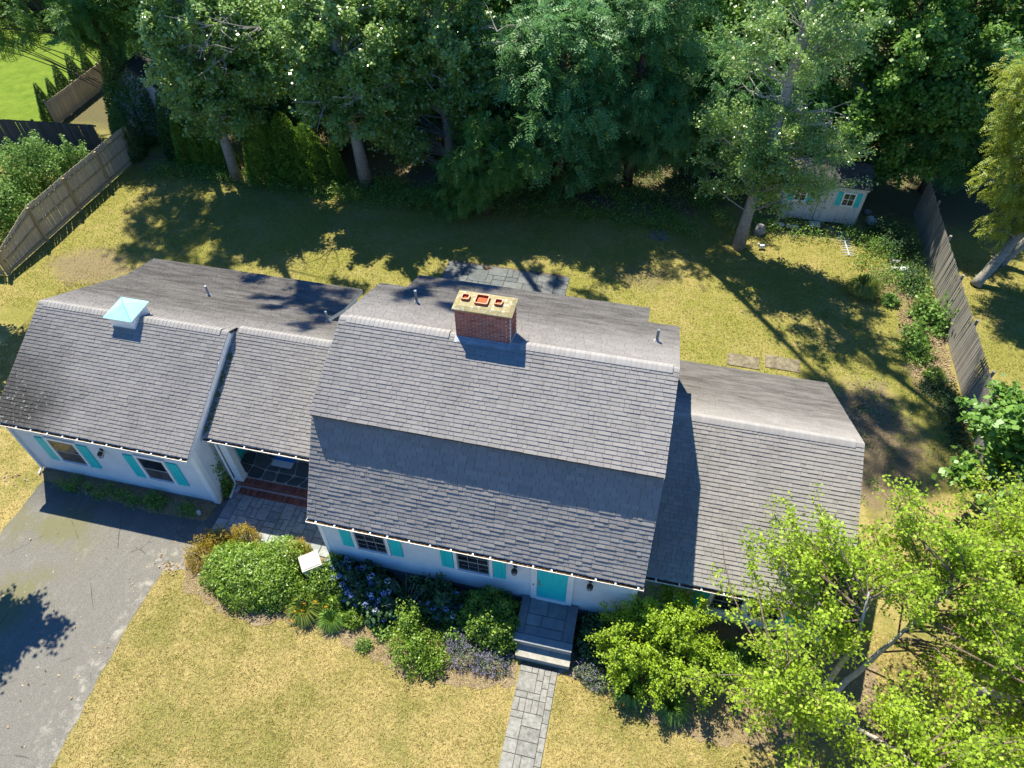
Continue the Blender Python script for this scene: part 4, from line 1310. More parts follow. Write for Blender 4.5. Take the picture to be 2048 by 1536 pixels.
def fronds(P, D, R, L=.5, pairs=6, leaf=.16, aspect=.34, droop=.5):
    """pinnate leaves: P start points, D directions"""
    n = len(P)
    D = D.copy(); D[:, 2] -= droop * R.uniform(.4, 1.2, n); D = unit(D)
    N = R.normal(size=(n, 3)) * .35; N[:, 2] += 1
    N = unit(N - D * (N * D).sum(1, keepdims=True))
    S = np.cross(D, N)
    Ls = L * R.uniform(.7, 1.2, n)
    out = []; tn = []
    t0 = R.uniform(0, 1, n)
    for k in range(pairs):
        t = (k + .8) / pairs
        c = P + D * (Ls * t)[:, None] + np.array([0, 0, -.10]) * (t * t)
        for sg in (-1, 1):
            d = unit(S * sg * .85 + D * .5 + np.array([0, 0, -.18]))
            out.append(leaf_quads(c, d, N, leaf * (1.05 - .35 * abs(t - .5)), aspect, R)); tn.append(t0)
    return np.concatenate(out), np.concatenate(tn)


def in_ellipsoids(n, ells, R, power=2.0):
    w = np.array([(e[3] * e[4] * e[5]) ** .8 * (e[6] if len(e) > 6 else 1) for e in ells]); w = w / w.sum()
    k = R.choice(len(ells), n, p=w)
    d = unit(R.normal(size=(n, 3)))
    r = R.uniform(.08, 1, n) ** (1 / power)
    e = np.array([q[:6] for q in ells])[k]
    return e[:, :3] + d * r[:, None] * e[:, 3:6], unit(d / e[:, 3:6])


def bezier(a, b, c, n):
    t = np.linspace(0, 1, n)[:, None]
    return (1 - t) ** 2 * a + 2 * t * (1 - t) * b + t * t * c


def grow(stems, ells, n_limb, n_twig, twig_len, n_leaf, leaf_r, size, aspect, seed, style='leaf', up=.8, droop=.25, limb_r=.045, twig_droop=.1, rise=.55, tw_draw=1.0, power=2.0, tmin=.62):
    """limbs, twigs and leaves; stems are [(points, radii)] -> (limb MB, leaf V, tint)"""
    R = np.random.default_rng(seed)
    limbs = MB()
    ends, outd = in_ellipsoids(n_limb, ells, R, power)
    LV = []; TT = []
    allp = []
    for pts, rad in stems:
        p = np.array(pts, float)
        q = [p[0]]
        for i in range(len(p) - 1):
            for k in range(1, 9): q.append(p[i] + (p[i + 1] - p[i]) * k / 8)
        allp.append(np.array(q))
    allp = np.concatenate(allp)
    for i in range(n_limb):
        e = ends[i]
        dh = np.linalg.norm(allp[:, :2] - e[:2], axis=1)
        cost = dh + 1.2 * np.abs(allp[:, 2] - (e[2] - rise * dh))
        s = allp[np.argmin(cost)]
        mid = (s + e) / 2 + np.array([0, 0, .18 * np.linalg.norm(e - s)]) + R.normal(size=3) * .12 * np.linalg.norm(e - s)
        path = bezier(s, mid, e, 6)
        L = np.linalg.norm(e - s)
        r0 = min(limb_r, .012 + limb_r * L / 4)
        limbs.tube([Vector(p) for p in path], list(np.linspace(r0, .008, 6)), 5, cap=False)
        t = R.uniform(tmin, 1, n_twig)
        seg = np.clip((t * 5).astype(int), 0, 4); f = t * 5 - seg
        B = path[seg] * (1 - f)[:, None] + path[np.minimum(seg + 1, 5)] * f[:, None]
        d = unit(R.normal(size=(n_twig, 3)) * .8 + outd[i] * .8 + unit(path[-1] - path[0]) * .4 + np.array([0, 0, -twig_droop]))
        tl = twig_len * R.uniform(.5, 1.25, n_twig)
        T = B + d * tl[:, None]
        for j in range(n_twig):
            if R.random() < tw_draw: limbs.tube([Vector(B[j]), Vector(T[j])], [.0085, .003], 3, cap=False)
        m = n_twig * n_leaf
        j = np.repeat(np.arange(n_twig), n_leaf)
        u = R.uniform(.05, 1.0, m)
        C = B[j] + (T - B)[j] * u[:, None] + R.normal(size=(m, 3)) * leaf_r
        tint_t = R.uniform(0, 1, n_twig)[j]
        if style == 'leaf':
            D, N = orient(m, R, up, droop, outd[i] * .3)
            LV.append(leaf_quads(C, D, N, size, aspect, R))
            TT.append(np.clip(.45 * tint_t + .55 * R.uniform(0, 1, m), 0, 1))
        else:
            D = unit(d[j] * .7 + R.normal(size=(m, 3)) * .6)
            v, tn = fronds(C, D, R, L=size * 3.2, pairs=6, leaf=size, aspect=aspect, droop=droop)
            LV.append(v); TT.append(np.clip(.35 * np.tile(tint_t, 12) + .35 * tn + .3 * R.uniform(0, 1, len(v)), 0, 1))
    return limbs, np.concatenate(LV), np.concatenate(TT)


def leaf_part(name, V, T, mat, parent, kind=None):
    o = origin(parent)
    me = np_mesh(name, V - np.array(o), 4, mat, T)
    ob = bpy.data.objects.new(name, me); col.objects.link(ob); ob.parent = parent
    if kind: ob['kind'] = kind
    return ob


def tree(name, label, base, stems, ells, leafmat_, bark, seed, group=None, cat='tree', dead=0, dead_at=None, limb_bark=None, **kw):
    """stems relative to the base: [([(x,y,z)...], [r...])]; ells relative to the base"""
    t = thing(name, label, cat, (base[0], base[1], 0), group)
    B = np.array([base[0], base[1], 0.0])
    S = []
    for pts, rad in stems:
        tr = MB()
        P = [tuple(np.array(p) + B) for p in pts]
        S.append((P, rad))
        # finer, slightly uneven trunk
        q = []; rr = []
        R = random.Random(seed)
        for i in range(len(P) - 1):
            for k in range(4):
                f = k / 4
                w = .012 if (i or k) else 0
                q.append(tuple(P[i][a] * (1 - f) + P[i + 1][a] * f + R.uniform(-w, w) * 2 for a in range(3))); rr.append((rad[i] * (1 - f) + rad[i + 1] * f) * R.uniform(.93, 1.07))
        q.append(P[-1]); rr.append(rad[-1])
        rr[0] *= 1.25
        tr.tube(q, rr, 9)
        tr.build('trunk', MT[bark], t, True)
    E = [(e[0] + B[0], e[1] + B[1], e[2]) + tuple(e[3:]) for e in ells]
    limbs, V, T = grow(S, E, seed=seed, **kw)
    limbs.build('limbs', MT[limb_bark or bark], t)
    V = V[V[:, :, 2].min(1) > .03]; T = T[:len(V)]
    leaf_part('crown', V, T, MT[leafmat_], t)
    if dead:
        R = random.Random(seed + 5)
        for k in range(dead):
            d_ = MB()
            c = dead_at[k % len(dead_at)]
            s = Vector((c[0] + B[0], c[1] + B[1], c[2]))
            a = R.uniform(0, 6.28); el = R.uniform(-.1, .6); L = R.uniform(1.0, 2.4)
            dirv = Vector((math.cos(a) * math.cos(el), math.sin(a) * math.cos(el) - .4, math.sin(el))).normalized()
            pts = [s]
            for q in range(5):
                dirv = (dirv + Vector((R.uniform(-.3, .3), R.uniform(-.3, .3), R.uniform(-.25, .2)))).normalized()
                pts.append(pts[-1] + dirv * L / 5)
            d_.tube(pts, [.035, .03, .024, .018, .012, .006], 5)
            for q in range(2, 5):
                e = pts[q] + Vector((R.uniform(-.5, .5), R.uniform(-.5, .3), R.uniform(-.3, .4)))
                d_.tube([pts[q], (pts[q] + e) / 2 + Vector((0, 0, .05)), e], [.012, .009, .004], 4)
            d_.build('dead_branch', MT['bark_dead'], t)
    return t


def copy_tree(o, loc, rz, sc, label, group=None):
    c = o.copy(); col.objects.link(c)
    c.location = loc; c.rotation_euler = (0, 0, rz); c.scale = (sc, sc, sc)
    c['label'] = label
    if group: c['group'] = group
    ORG[c.name] = Vector(loc)
    for ch in o.children:
        d = ch.copy(); col.objects.link(d); d.parent = c
    return c


def dome_leaves(ells, n, size, aspect, seed, lump=.16, lf=3.0, up=.3, droop=.1, depth=.16, low=-.15, outw=1.0):
    """leaves over lumpy domes standing on the ground: ells (x,y,rx,ry,h)"""
    R = np.random.default_rng(seed)
    w = np.array([(e[2] * e[3] + e[4] * (e[2] + e[3])) for e in ells]); w = w / w.sum()
    k = R.choice(len(ells), n, p=w)
    e = np.array(ells)[k]
    d = R.normal(size=(n, 3)); d[:, 2] = np.abs(d[:, 2]) + low
    d = unit(d)
    ph = R.uniform(0, 6.28, 6)
    lum = (np.sin(d[:, 0] * lf * 2 + ph[0] + k) * np.sin(d[:, 1] * lf * 2 + ph[1] + k * 2) + .6 * np.sin(d[:, 0] * lf * 4.7 + ph[2]) * np.sin(d[:, 1] * lf * 4.3 + ph[3]) + .5 * np.sin(d[:, 2] * lf * 4 + ph[4]))
    r = 1 + lump * lum - np.abs(R.normal(size=n)) * depth
    C = np.stack([e[:, 0] + d[:, 0] * e[:, 2] * r, e[:, 1] + d[:, 1] * e[:, 3] * r, np.maximum(d[:, 2] * e[:, 4] * r, .03 + R.uniform(0, .12, n))], 1)
    D, N = orient(n, R, up, droop, d * outw)
    V = leaf_quads(C, D, N, size, aspect, R)
    return V, np.clip(.5 + .22 * lum + R.normal(size=n) * .25, 0, 1), C, d


def shrub(name, label, ells, n, size, aspect, mat, seed, cat='shrub', group=None, stems=14, bark='bark_brown', **kw):
    e0 = ells[0]
    t = thing(name, label, cat, (e0[0], e0[1], 0), group)
    V, T, C, d = dome_leaves(ells, n, size, aspect, seed, **kw)
    leaf_part('foliage', V, T, MT[mat], t)
    R = random.Random(seed); m = MB()
    for k in range(stems):
        e = R.choice(ells); a = R.uniform(0, 6.28); q = R.uniform(.3, .85)
        s = Vector((e[0] + .15 * e[2] * math.cos(a), e[1] + .15 * e[3] * math.sin(a), 0))
        en = Vector((e[0] + q * e[2] * math.cos(a), e[1] + q * e[3] * math.sin(a), e[4] * R.uniform(.5, .85)))
        m.tube([s, (s + en) / 2 + Vector((0, 0, .12)), en], [.018, .012, .006], 4)
    m.build('stems', MT[bark], t, kind='stuff')
    return t, C, d


def conifer_mesh(h, r, n, seed, size=.13, blunt=.8):
    R = np.random.default_rng(seed)
    z = h * (1 - R.uniform(0, 1, n) ** .5) ** 1.0
    a = R.uniform(0, 6.28, n)
    prof = r * np.clip((1 - z / h), 0, 1) ** blunt * (.75 + .25 * np.minimum(1, z / (.12 * h) + .3))
    lum = 1 + .14 * np.sin(a * 5 + z * 3) * np.sin(z * 5 + a * 2) - np.abs(R.normal(size=n)) * .13
    rr = prof * lum
    C = np.stack([rr * np.cos(a), rr * np.sin(a), z + .02], 1)
    out = np.stack([np.cos(a), np.sin(a), np.zeros(n)], 1)
    D = unit(out * .55 + np.array([0, 0, .8]) + R.normal(size=(n, 3)) * .35)
    N = unit(out + R.normal(size=(n, 3)) * .5); N = unit(N - D * (N * D).sum(1, keepdims=True))
    V = leaf_quads(C, D, N, size, .5, R)
    return V, np.clip(.5 + R.normal(size=n) * .28, 0, 1)


def conifer(name, label, x, y, h, r, mat, seed, n=5000, group=None, size=.13, blunt=.8, proto=None, sc=1.0):
    if proto is not None: return copy_tree(proto, (x, y, 0), seed * 1.3, sc, label, group)
    t = thing(name, label, 'evergreen', (x, y, 0), group)
    V, T = conifer_mesh(h, r, n, seed, size, blunt)
    leaf_part('foliage', V + np.array([x, y, 0]), T, MT[mat], t)
    MB().tube([(x, y, 0), (x, y, h * .8)], [.07, .02], 6).build('trunk', MT['bark_brown'], t)
    return t


def tuft(name, label, x, y, r, h, n, mat, seed, cat='plant', group=None, flowers=0):
    """arching blades from one crown"""
    R = np.random.default_rng(seed)
    t = thing(name, label, cat, (x, y, 0), group)
    a = R.uniform(0, 6.28, n); L = R.uniform(.6, 1.1, n)
    o = np.stack([np.cos(a), np.sin(a), np.zeros(n)], 1)
    b = np.array([x, y, 0]) + o * R.uniform(0, .25, n)[:, None] * r
    m = b + o * (r * .45 * L)[:, None] + np.array([0, 0, 1]) * (h * L)[:, None]
    e = b + o * (r * 1.05 * L)[:, None] + np.array([0, 0, 1]) * (h * .55 * L)[:, None]
    s = np.cross(o, [0, 0, 1.0]) * .011
    V1 = np.stack([b - s, b + s, m + s, m - s], 1); V2 = np.stack([m - s, m + s, e + s * .2, e - s * .2], 1)
    tn = R.uniform(0, 1, n)
    leaf_part('blades', np.concatenate([V1, V2]), np.concatenate([tn, tn]), MT[mat], t)
    if flowers:
        C = np.array([x, y, h * 1.1]) + R.normal(size=(flowers, 3)) * np.array([r * .6, r * .6, .06])
        C = np.repeat(C, 6, 0)
        D, N = orient(len(C), R, .6, -.1)
        leaf_part('flowers', leaf_quads(C, D, N, .075, .5, R), R.uniform(0, 1, len(C)), MT['orange_flower'], t)
    return t


def scatter_stuff(name, P, size, aspect, mat, seed, up=.8, droop=.1, kind='stuff', z=None):
    R = np.random.default_rng(seed)
    n = len(P)
    C = np.zeros((n, 3)); C[:, :2] = P
    C[:, 2] = z if z is not None else .02
    D, N = orient(n, R, up, droop)
    V = leaf_quads(C, D, N, size, aspect, R)
    V[:, :, 2] = np.maximum(V[:, :, 2], .012)
    me = np_mesh(name, V, 4, MT[mat], np.clip(R.normal(.5, .28, n), 0, 1))
    o = bpy.data.objects.new(name, me); col.objects.link(o)
    if kind: o['kind'] = kind
    return o


# ------------------------------------------------------------------ trees behind the house
POP = dict(n_twig=9, twig_len=.66, n_leaf=34, leaf_r=.12, size=.165, aspect=.85, up=1.7, droop=.3)
def straight(h, lean=(0, 0), r=.22, top=.05):
    return ([(0, 0, 0), (lean[0] * .3, lean[1] * .3, h * .33), (lean[0] * .65, lean[1] * .65, h * .66), (lean[0], lean[1], h)], [r, r * .85, r * .6, top])

tree('poplar_tree', 'pale trunked poplar at the lawn edge beside the row of narrow evergreens', (-21.3, 21.0), [straight(30, (1.8, -1.6), .26)],
     [(1.0, .1, 7.4, 3.7, 3.1, 3.6, 2.4), (.8, -.5, 4.8, 2.7, 2.2, 1.5, 2.4), (1.2, -.4, 13.5, 3.6, 3.4, 5.0, .05), (1.5, -1.2, 21, 3.3, 3.1, 4.5, .15), (1.7, -1.5, 27.5, 2.6, 2.6, 3.0, .5)], 'l_poplar', 'bark_pale', 21, dead=22, dead_at=[(2.6, -1.6, 7.6), (2.8, -1.4, 9.0), (.6, -1.3, 4.6), (2.0, -1.8, 8.2)], n_limb=270, **POP)
tree('poplar_tree', 'poplar with a dark leaning trunk base beside the single narrow evergreen', (-13.9, 22.0), [straight(33, (-.2, -2.8), .30)],
     [(-.3, .2, 8.0, 4.1, 3.2, 3.6, 2.4), (.3, -.5, 5.2, 3.2, 2.4, 1.7, 2.4), (-.2, -.8, 14.5, 3.8, 3.4, 5.0, .05), (-.3, -1.8, 22, 3.4, 3.2, 5.0, .15), (-.2, -2.8, 30, 2.8, 2.7, 3.2, .5)], 'l_poplar', 'bark_pale', 22, dead=12, dead_at=[(-3.0, -1.8, 8.8), (-.6, -1.8, 5.6), (1.5, -1.8, 6.0)], n_limb=280, **POP)
tree('poplar_tree', 'poplar whose pale upper trunk shows behind the drooping tree', (-9.6, 24.2), [straight(27, (-.2, -1.5), .28)],
     [(-.2, 0, 9.0, 4.0, 3.3, 3.6, 2.4), (.9, -.1, 6.0, 3.2, 2.4, 2.0, 2.4), (-2.4, -1.0, 3.8, 2.3, 1.8, 2.6, 2.4), (0, -.8, 15.5, 3.8, 3.6, 5.0, .05), (0, -1.2, 22.5, 3.3, 3.2, 4.6, .15)], 'l_poplar', 'bark_pale', 23, dead=10, dead_at=[(-.6, -2, 6.5), (3.2, -1.5, 8.5), (4.0, -1.2, 8.0)], n_limb=280, **POP)
tree('drooping_tree', 'low dark drooping tree reaching the lawn behind the chimney', (-6.7, 20.7), [straight(5.2, (.2, .3), .16)],
     [(-.5, -.3, 3.4, 2.1, 1.8, 2.0), (1.3, .1, 3.3, 2.0, 1.7, 2.0), (-1.0, -.5, 1.7, 1.8, 1.2, 1.2)], 'l_dark', 'bark_brown', 24,
     n_limb=78, n_twig=7, twig_len=.6, n_leaf=7, leaf_r=.12, size=.14, aspect=.34, style='frond', droop=.85)
tree('locust_tree', 'tall feathery blue green tree with drooping fronds at the wood edge', (.2, 25.2), [straight(30, (.5, -2.8), .26)],
     [(.2, -.4, 7.2, 2.8, 2.4, 2.6), (.9, -.8, 4.4, 3.1, 2.1, 2.5), (-.6, -.6, 2.9, 2.4, 1.6, 1.6), (0, -.6, 10.5, 2.8, 2.6, 2.2, .5), (.4, -2.6, 28.5, 3.2, 3.0, 3.0, .30)], 'l_locust', 'bark_brown', 25,
     n_limb=215, n_twig=7, twig_len=.6, n_leaf=7, leaf_r=.14, size=.165, aspect=.36, style='frond', droop=.75)
tree('birch_tree', 'airy tree with a bare pale trunk leaning beside the shed', (6.3, 20.6), [straight(25, (.4, -.4), .27)],
     [(.2, .2, 10.4, 3.3, 2.8, 3.0, .5), (-.8, -.3, 6.0, 2.7, 2.0, 1.3), (1.5, -.4, 5.6, 3.0, 1.9, 1.7), (1.2, -.3, 3.6, 1.7, 1.5, .8), (-1.3, -.3, 4.4, 2.0, 1.6, 1.0), (.2, .2, 14.5, 2.6, 2.4, 2.6, .15), (.3, -.2, 20, 2.6, 2.4, 4.2, .2)], 'l_poplar', 'bark_pale', 26,
     dead=14, dead_at=[(.1, -.1, 7.6), (1.0, -.4, 7.3), (-.8, -.4, 7.8), (2.2, -.4, 7.0)],
     n_limb=205, n_twig=8, twig_len=.75, n_leaf=38, leaf_r=.10, size=.115, aspect=.75, up=.8, droop=.2)
tree('maple_tree', 'broad dense maple rising behind the shed roof', (12.2, 28.0), [straight(12, (.2, 0), .3)],
     [(-.6, -.5, 7.8, 3.8, 3.2, 3.2), (2.6, -.8, 6.0, 3.2, 2.6, 2.8), (.4, -1.6, 4.2, 3.6, 2.3, 1.8), (2.9, -1.8, 2.9, 2.2, 1.9, 1.4), (-.6, -2.6, 4.4, 2.2, 1.4, 1.1), (.6, .2, 10.8, 3.4, 3.2, 2.2, .5)], 'l_maple', 'bark_brown', 27,
     n_limb=200, n_twig=8, twig_len=.8, n_leaf=34, leaf_r=.15, size=.19, aspect=.95, up=1.4, droop=.3)
tree('golden_locust_tree', 'yellow green feathery tree over two leaning grey trunks beyond the grey fence', (17.2, 20.0),
     [([(0, 0, 0), (.5, .4, 1.3), (1.0, .9, 2.8), (.9, 1.2, 5.2), (.6, 1.3, 8.4)], [.24, .21, .18, .12, .04]), ([(1.5, 1.9, 0), (2.0, 2.0, 1.4), (2.4, 2.1, 3.0), (2.6, 2.0, 6.5)], [.2, .17, .15, .05])],
     [(-.7, .9, 6.6, 1.9, 2.0, 2.3), (-.2, .3, 3.9, 1.5, 1.4, 1.2), (1.6, .6, 5.0, 2.6, 2.2, 2.0), (.6, 1.0, 9.0, 2.2, 2.2, 1.8), (-1.3, 1.3, 9.0, 2.0, 2.0, 2.0)], 'l_gold', 'bark_pale', 28,
     n_limb=155, n_twig=8, twig_len=.65, n_leaf=7, leaf_r=.13, size=.115, aspect=.40, style='frond', droop=.6)
tree('young_maple_tree', 'leafy young maple at the near end of the grey stockade fence', (15.9, 7.2), [straight(5.2, (-.7, .3), .12)],
     [(-1.2, .6, 4.0, 1.8, 1.8, 1.5), (-2.4, -1.4, 2.7, 1.6, 1.4, 1.2), (.2, -.4, 3.6, 2.2, 2.3, 1.9)], 'l_maple', 'bark_brown', 29,
     n_limb=62, n_twig=7, twig_len=.55, n_leaf=22, leaf_r=.12, size=.21, aspect=1.0, up=1.9, droop=.35)
tree('oak_tree', 'big dark oak rising over the white gabled outbuilding', (-27.6, 26.6), [straight(26, (.6, -.8), .34)],
     [(.2, -.6, 8.6, 4.0, 3.2, 3.0), (1.6, -.8, 6.2, 2.6, 2.0, 1.8), (-3.0, -1.2, 11.5, 3.0, 3.0, 2.4, .6), (.4, -.8, 20, 3.8, 3.6, 4.2, .35)], 'l_maple', 'bark_brown', 34,
     n_limb=170, n_twig=8, twig_len=.75, n_leaf=36, leaf_r=.15, size=.16, aspect=.6, up=.9, droop=.3)
tree('overhanging_tree', 'dark feathery tree whose bare bent limb overhangs the bright green lawn', (-30.2, 25.4),
     [([(0, 0, 0), (.1, -.1, 3), (.1, -.2, 6.2), (.4, -.6, 12), (.6, -1.0, 20)], [.30, .26, .22, .14, .04]), ([(.1, -.15, 4.6), (-1.0, -.4, 5.2), (-2.2, -.5, 5.4), (-2.9, -.4, 6.6), (-3.3, -.5, 7.6)], [.17, .15, .13, .10, .03])],
     [(-4.6, -1.2, 6.9, 2.0, 1.3, .8, 2), (-3.2, .2, 8.0, 2.4, 1.8, 1.0, 1.5), (-6.6, -2.2, 5.8, 1.5, 1.2, .7, 2), (-7.6, .0, 7.6, 2.0, 1.6, 1.0, 1.5), (.4, -.6, 7.6, 2.2, 2.0, 2.6, 1.2), (.6, -.4, 4.2, 1.5, 1.3, 1.8, 1.2), (.8, -1.0, 19, 3.2, 3.0, 4.0, .45)], 'l_dark', 'bark_brown', 30,
     n_limb=170, n_twig=7, twig_len=.7, n_leaf=6, leaf_r=.15, size=.16, aspect=.36, style='frond', droop=.5)

# the wood behind: three kinds, copied
pw = tree('woodland_tree', 'broad leaved woodland tree straight behind the poplars', (-17.0, 29.5), [straight(9.5, (.3, .2), .25)],
          [(0, 0, 7.2, 3.6, 3.2, 3.0), (.8, -.6, 4.0, 3.2, 2.6, 2.2)], 'l_poplar', 'bark_pale', 41, n_limb=105, n_twig=8, twig_len=.85, n_leaf=28, leaf_r=.16, size=.17, aspect=.8, up=.8, droop=.3)
pm = tree('woodland_tree', 'dense maple in the wood behind the blue green tree', (4.5, 30.5), [straight(9, (.3, .2), .25)],
          [(0, 0, 7.0, 3.6, 3.2, 3.2), (-.8, -.8, 3.8, 3.4, 2.8, 2.4)], 'l_maple', 'bark_brown', 42, n_limb=105, n_twig=8, twig_len=.85, n_leaf=28, leaf_r=.16, size=.20, aspect=.95, up=1.2, droop=.3)
pdk = tree('woodland_tree', 'dark leaved tree filling the shade behind the drooping tree', (-4.8, 27.5), [straight(7.5, (.3, -.2), .22)],
           [(0, 0, 5.4, 2.8, 2.6, 2.6), (.4, -.6, 3.0, 2.6, 2.2, 2.0)], 'l_locust', 'bark_brown', 43, n_limb=120, n_twig=7, twig_len=.75, n_leaf=5, leaf_r=.15, size=.18, aspect=.38, style='frond', droop=.6)
WOOD = [(pw, -23.5, 28.5, 1.3, 1.0, 'woodland tree above the white gabled outbuilding'),
        (pdk, -20.2, 25.3, .4, .85, 'dark tree in the gap between the first two pale poplar trunks'),
        (pw, -12.0, 31.5, 2.2, 1.1, 'woodland tree filling the sky side behind the second poplar'),
        (pm, -8.0, 34.5, 4.0, 1.15, 'maple in front of the tan neighbouring house'),
        (pdk, -3.2, 31.8, 1.0, 1.1, 'dark tree between the tan house and the blue green tree'),
        (pw, 1.0, 34.0, 3.3, 1.15, 'tall woodland tree behind the blue green feathery tree'),
        (pdk, 4.4, 26.2, 2.0, .95, 'dark tree just behind the airy tree with the bare trunk'),
        (pm, 9.0, 33.5, 5.1, 1.15, 'maple behind the broad maple above the shed'),
        (pw, 6.5, 38.5, .8, 1.2, 'woodland tree far behind the airy tree'),
        (pm, 16.6, 33.5, 2.6, 1.2, 'maple in the upper corner beyond the grey fence'),
        (pdk, 16.0, 27.8, .9, 1.0, 'dark tree at the far end of the grey fence'),
        (pm, 20.5, 28.5, 3.9, 1.1, 'maple behind the yellow green tree'),
        (pw, -29.5, 34.5, 4.4, 1.2, 'woodland tree behind the tree with the bent limb'),
        (pm, -22.5, 36.0, .3, 1.2, 'maple far behind the first poplar'),
        (pdk, -38.5, 38.5, 2.7, 1.2, 'dark tree at the far end of the bright lawn'),
        (pw, -45.5, 41.5, 5.5, 1.1, 'woodland tree in front of the grey neighbouring house'),
        (pm, 24.5, 35.5, 1.2, 1.2, 'maple behind the other corner maple'),
        (pw, 13.5, 41.5, 2.1, 1.2, 'woodland tree at the very back above the shed'),
        (pm, -1.5, 41.5, 5.8, 1.2, 'maple at the very back beside the tan house'),
        (pw, -17.0, 42.0, 3.0, 1.2, 'woodland tree at the very back behind the poplars'),
        (pdk, 8.9, 27.4, 3.6, .8, 'dark tree close behind the shed'),
        (pdk, -3.3, 23.6, 5.0, 1.3, 'dark tree between the drooping tree and the blue green feathery tree'),
        (pdk, -16.6, 25.4, 2.2, .9, 'dark tree in the gap between the hedge evergreens and the leaning poplar'),
        (pm, -11.8, 27.2, 1.1, .85, 'maple in the gap between the second and third poplars'),
        (pdk, -7.0, 26.6, 3.2, .85, 'dark tree close behind the drooping tree and third poplar'),
        (pw, -26.2, 31.8, 5.0, 1.0, 'woodland tree behind the roof of the white gabled outbuilding'),
        (pm, -31.5, 41.0, 2.0, 1.2, 'maple at the far back behind the bent limbed tree'),
        (pm, 3.0, 28.3, .7, .8, 'maple squeezed between the blue green tree and the airy tree')]
pw['group'] = pm['group'] = pdk['group'] = 'trees of the wood behind'
for (pr, x, y, rz, sc, lab) in WOOD:
    copy_tree(pr, (x, y, 0), rz, sc, lab, 'trees of the wood behind')
# a tree of the front yard that stands outside the picture and shades the drive
tree('street_tree', 'maple beside the drive whose shadow falls on the asphalt', (-19.25, -1.2), [straight(6.4, (.6, -.6), .2)],
     [(.9, -1.3, 5.6, 1.7, 1.5, .8), (.9, .3, 7.2, 1.4, 1.0, .7), (1.5, -2.4, 4.6, 1.2, .8, .6), (2.0, -.6, 6.0, 1.0, .7, .5)], 'l_maple', 'bark_brown', 31, n_limb=26, n_twig=9, twig_len=.75, n_leaf=42, leaf_r=.13, size=.16, aspect=.9, up=1.2, droop=.3)

tree('street_tree', 'maple past the tan fence corner that dapples the side lawn', (-27.4, 8.6), [straight(7.5, (.2, .1), .2)],
     [(.3, -.3, 6.0, 2.0, 2.0, 1.7), (.6, 1.2, 7.6, 1.7, 1.6, 1.2)], 'l_maple', 'bark_brown', 33, n_limb=40, n_twig=7, twig_len=.7, n_leaf=22, leaf_r=.14, size=.18, aspect=.9, up=1.2, droop=.3)
# evergreens
c0 = conifer('arborvitae', 'first narrow evergreen of the row beside the poplar, nearest the dark evergreens', -24.6, 21.7, 3.1, .62, 'l_arbor', 51, 6500, 'row of narrow evergreens')
for k, (x, y, sc, lab) in enumerate([(-23.7, 21.75, 1.0, 'second narrow evergreen of the row, counted from the dark evergreens'), (-22.9, 21.8, .95, 'third narrow evergreen of the row, counted from the dark evergreens'), (-22.15, 21.8, 1.02, 'last narrow evergreen of the row, touching the first poplar trunk')]):
    conifer('arborvitae', lab, x, y, 0, 0, None, 52 + k, group='row of narrow evergreens', proto=c0, sc=sc)
conifer('arborvitae', 'single narrow evergreen standing apart beside the leaning poplar base', -15.5, 21.9, 2.6, .52, 'l_arbor', 56, 4500)
h0 = conifer('hedge_evergreen', 'broad evergreen right beside the first poplar trunk', -19.6, 21.6, 3.6, 1.25, 'l_arbor', 57, 9000, 'broad evergreens of the hedge', .15, .6)
for k, (x, y, sc, lab) in enumerate([(-18.2, 21.9, 1.05, 'middle broad evergreen of the hedge between two poplars'), (-16.9, 21.8, .95, 'broad evergreen at the hedge end by the single narrow evergreen')]):
    conifer('hedge_evergreen', lab, x, y, 0, 0, None, 58 + k, group='broad evergreens of the hedge', proto=h0, sc=sc)
d0 = conifer('dark_evergreen', 'dark evergreen over the far end of the tan fence', -28.9, 24.0, 5.6, 1.7, 'l_conifer', 61, 11000, 'dark evergreens in the corner', .17, .6)
for k, (x, y, sc, lab) in enumerate([(-28.4, 21.9, .55, 'small dark evergreen in front of the white gable'), (-25.6, 22.9, .72, 'dark evergreen next to the row of narrow evergreens'), (-30.6, 28.6, .9, 'tallest dark evergreen beside the bright lawn'), (-32.2, 32.5, .95, 'dark evergreen farthest back along the bright lawn')]):
    conifer('dark_evergreen', lab, x, y, 0, 0, None, 62 + k, group='dark evergreens in the corner', proto=d0, sc=sc)
k0 = conifer('cone_evergreen', 'cone shaped evergreen nearest the dark grey board fence', -36.1, 24.9, 2.3, .62, 'l_conifer', 71, 4500, 'cone evergreens on the bright lawn', .10, .9)
for k, (x, y, sc, lab) in enumerate([(-36.1, 25.9, .95, 'second cone shaped evergreen counted from the dark board fence'), (-36.2, 27.0, 1.12, 'third cone shaped evergreen counted from the dark board fence'), (-36.2, 28.3, 1.15, 'widest cone shaped evergreen, fourth from the dark board fence'), (-36.2, 29.6, 1.05, 'last cone shaped evergreen, farthest from the dark board fence')]):
    conifer('cone_evergreen', lab, x, y, 0, 0, None, 72 + k, group='cone evergreens on the bright lawn', proto=k0, sc=sc)
shrub('bush', 'bright leafy bush behind the tan fence at the picture edge', [(-30.6, 13.8, 1.9, 1.9, 2.8), (-31.8, 15.6, 1.8, 1.8, 3.0)], 15000, .13, .7, 'l_vine', 81, lump=.2)
shrub('bush', 'leafy bush between the tan fence and the dark board fence', [(-31.2, 18.0, 2.0, 1.6, 2.9), (-29.5, 18.9, .9, .9, 2.5)], 13000, .13, .7, 'l_vine', 82, lump=.2)

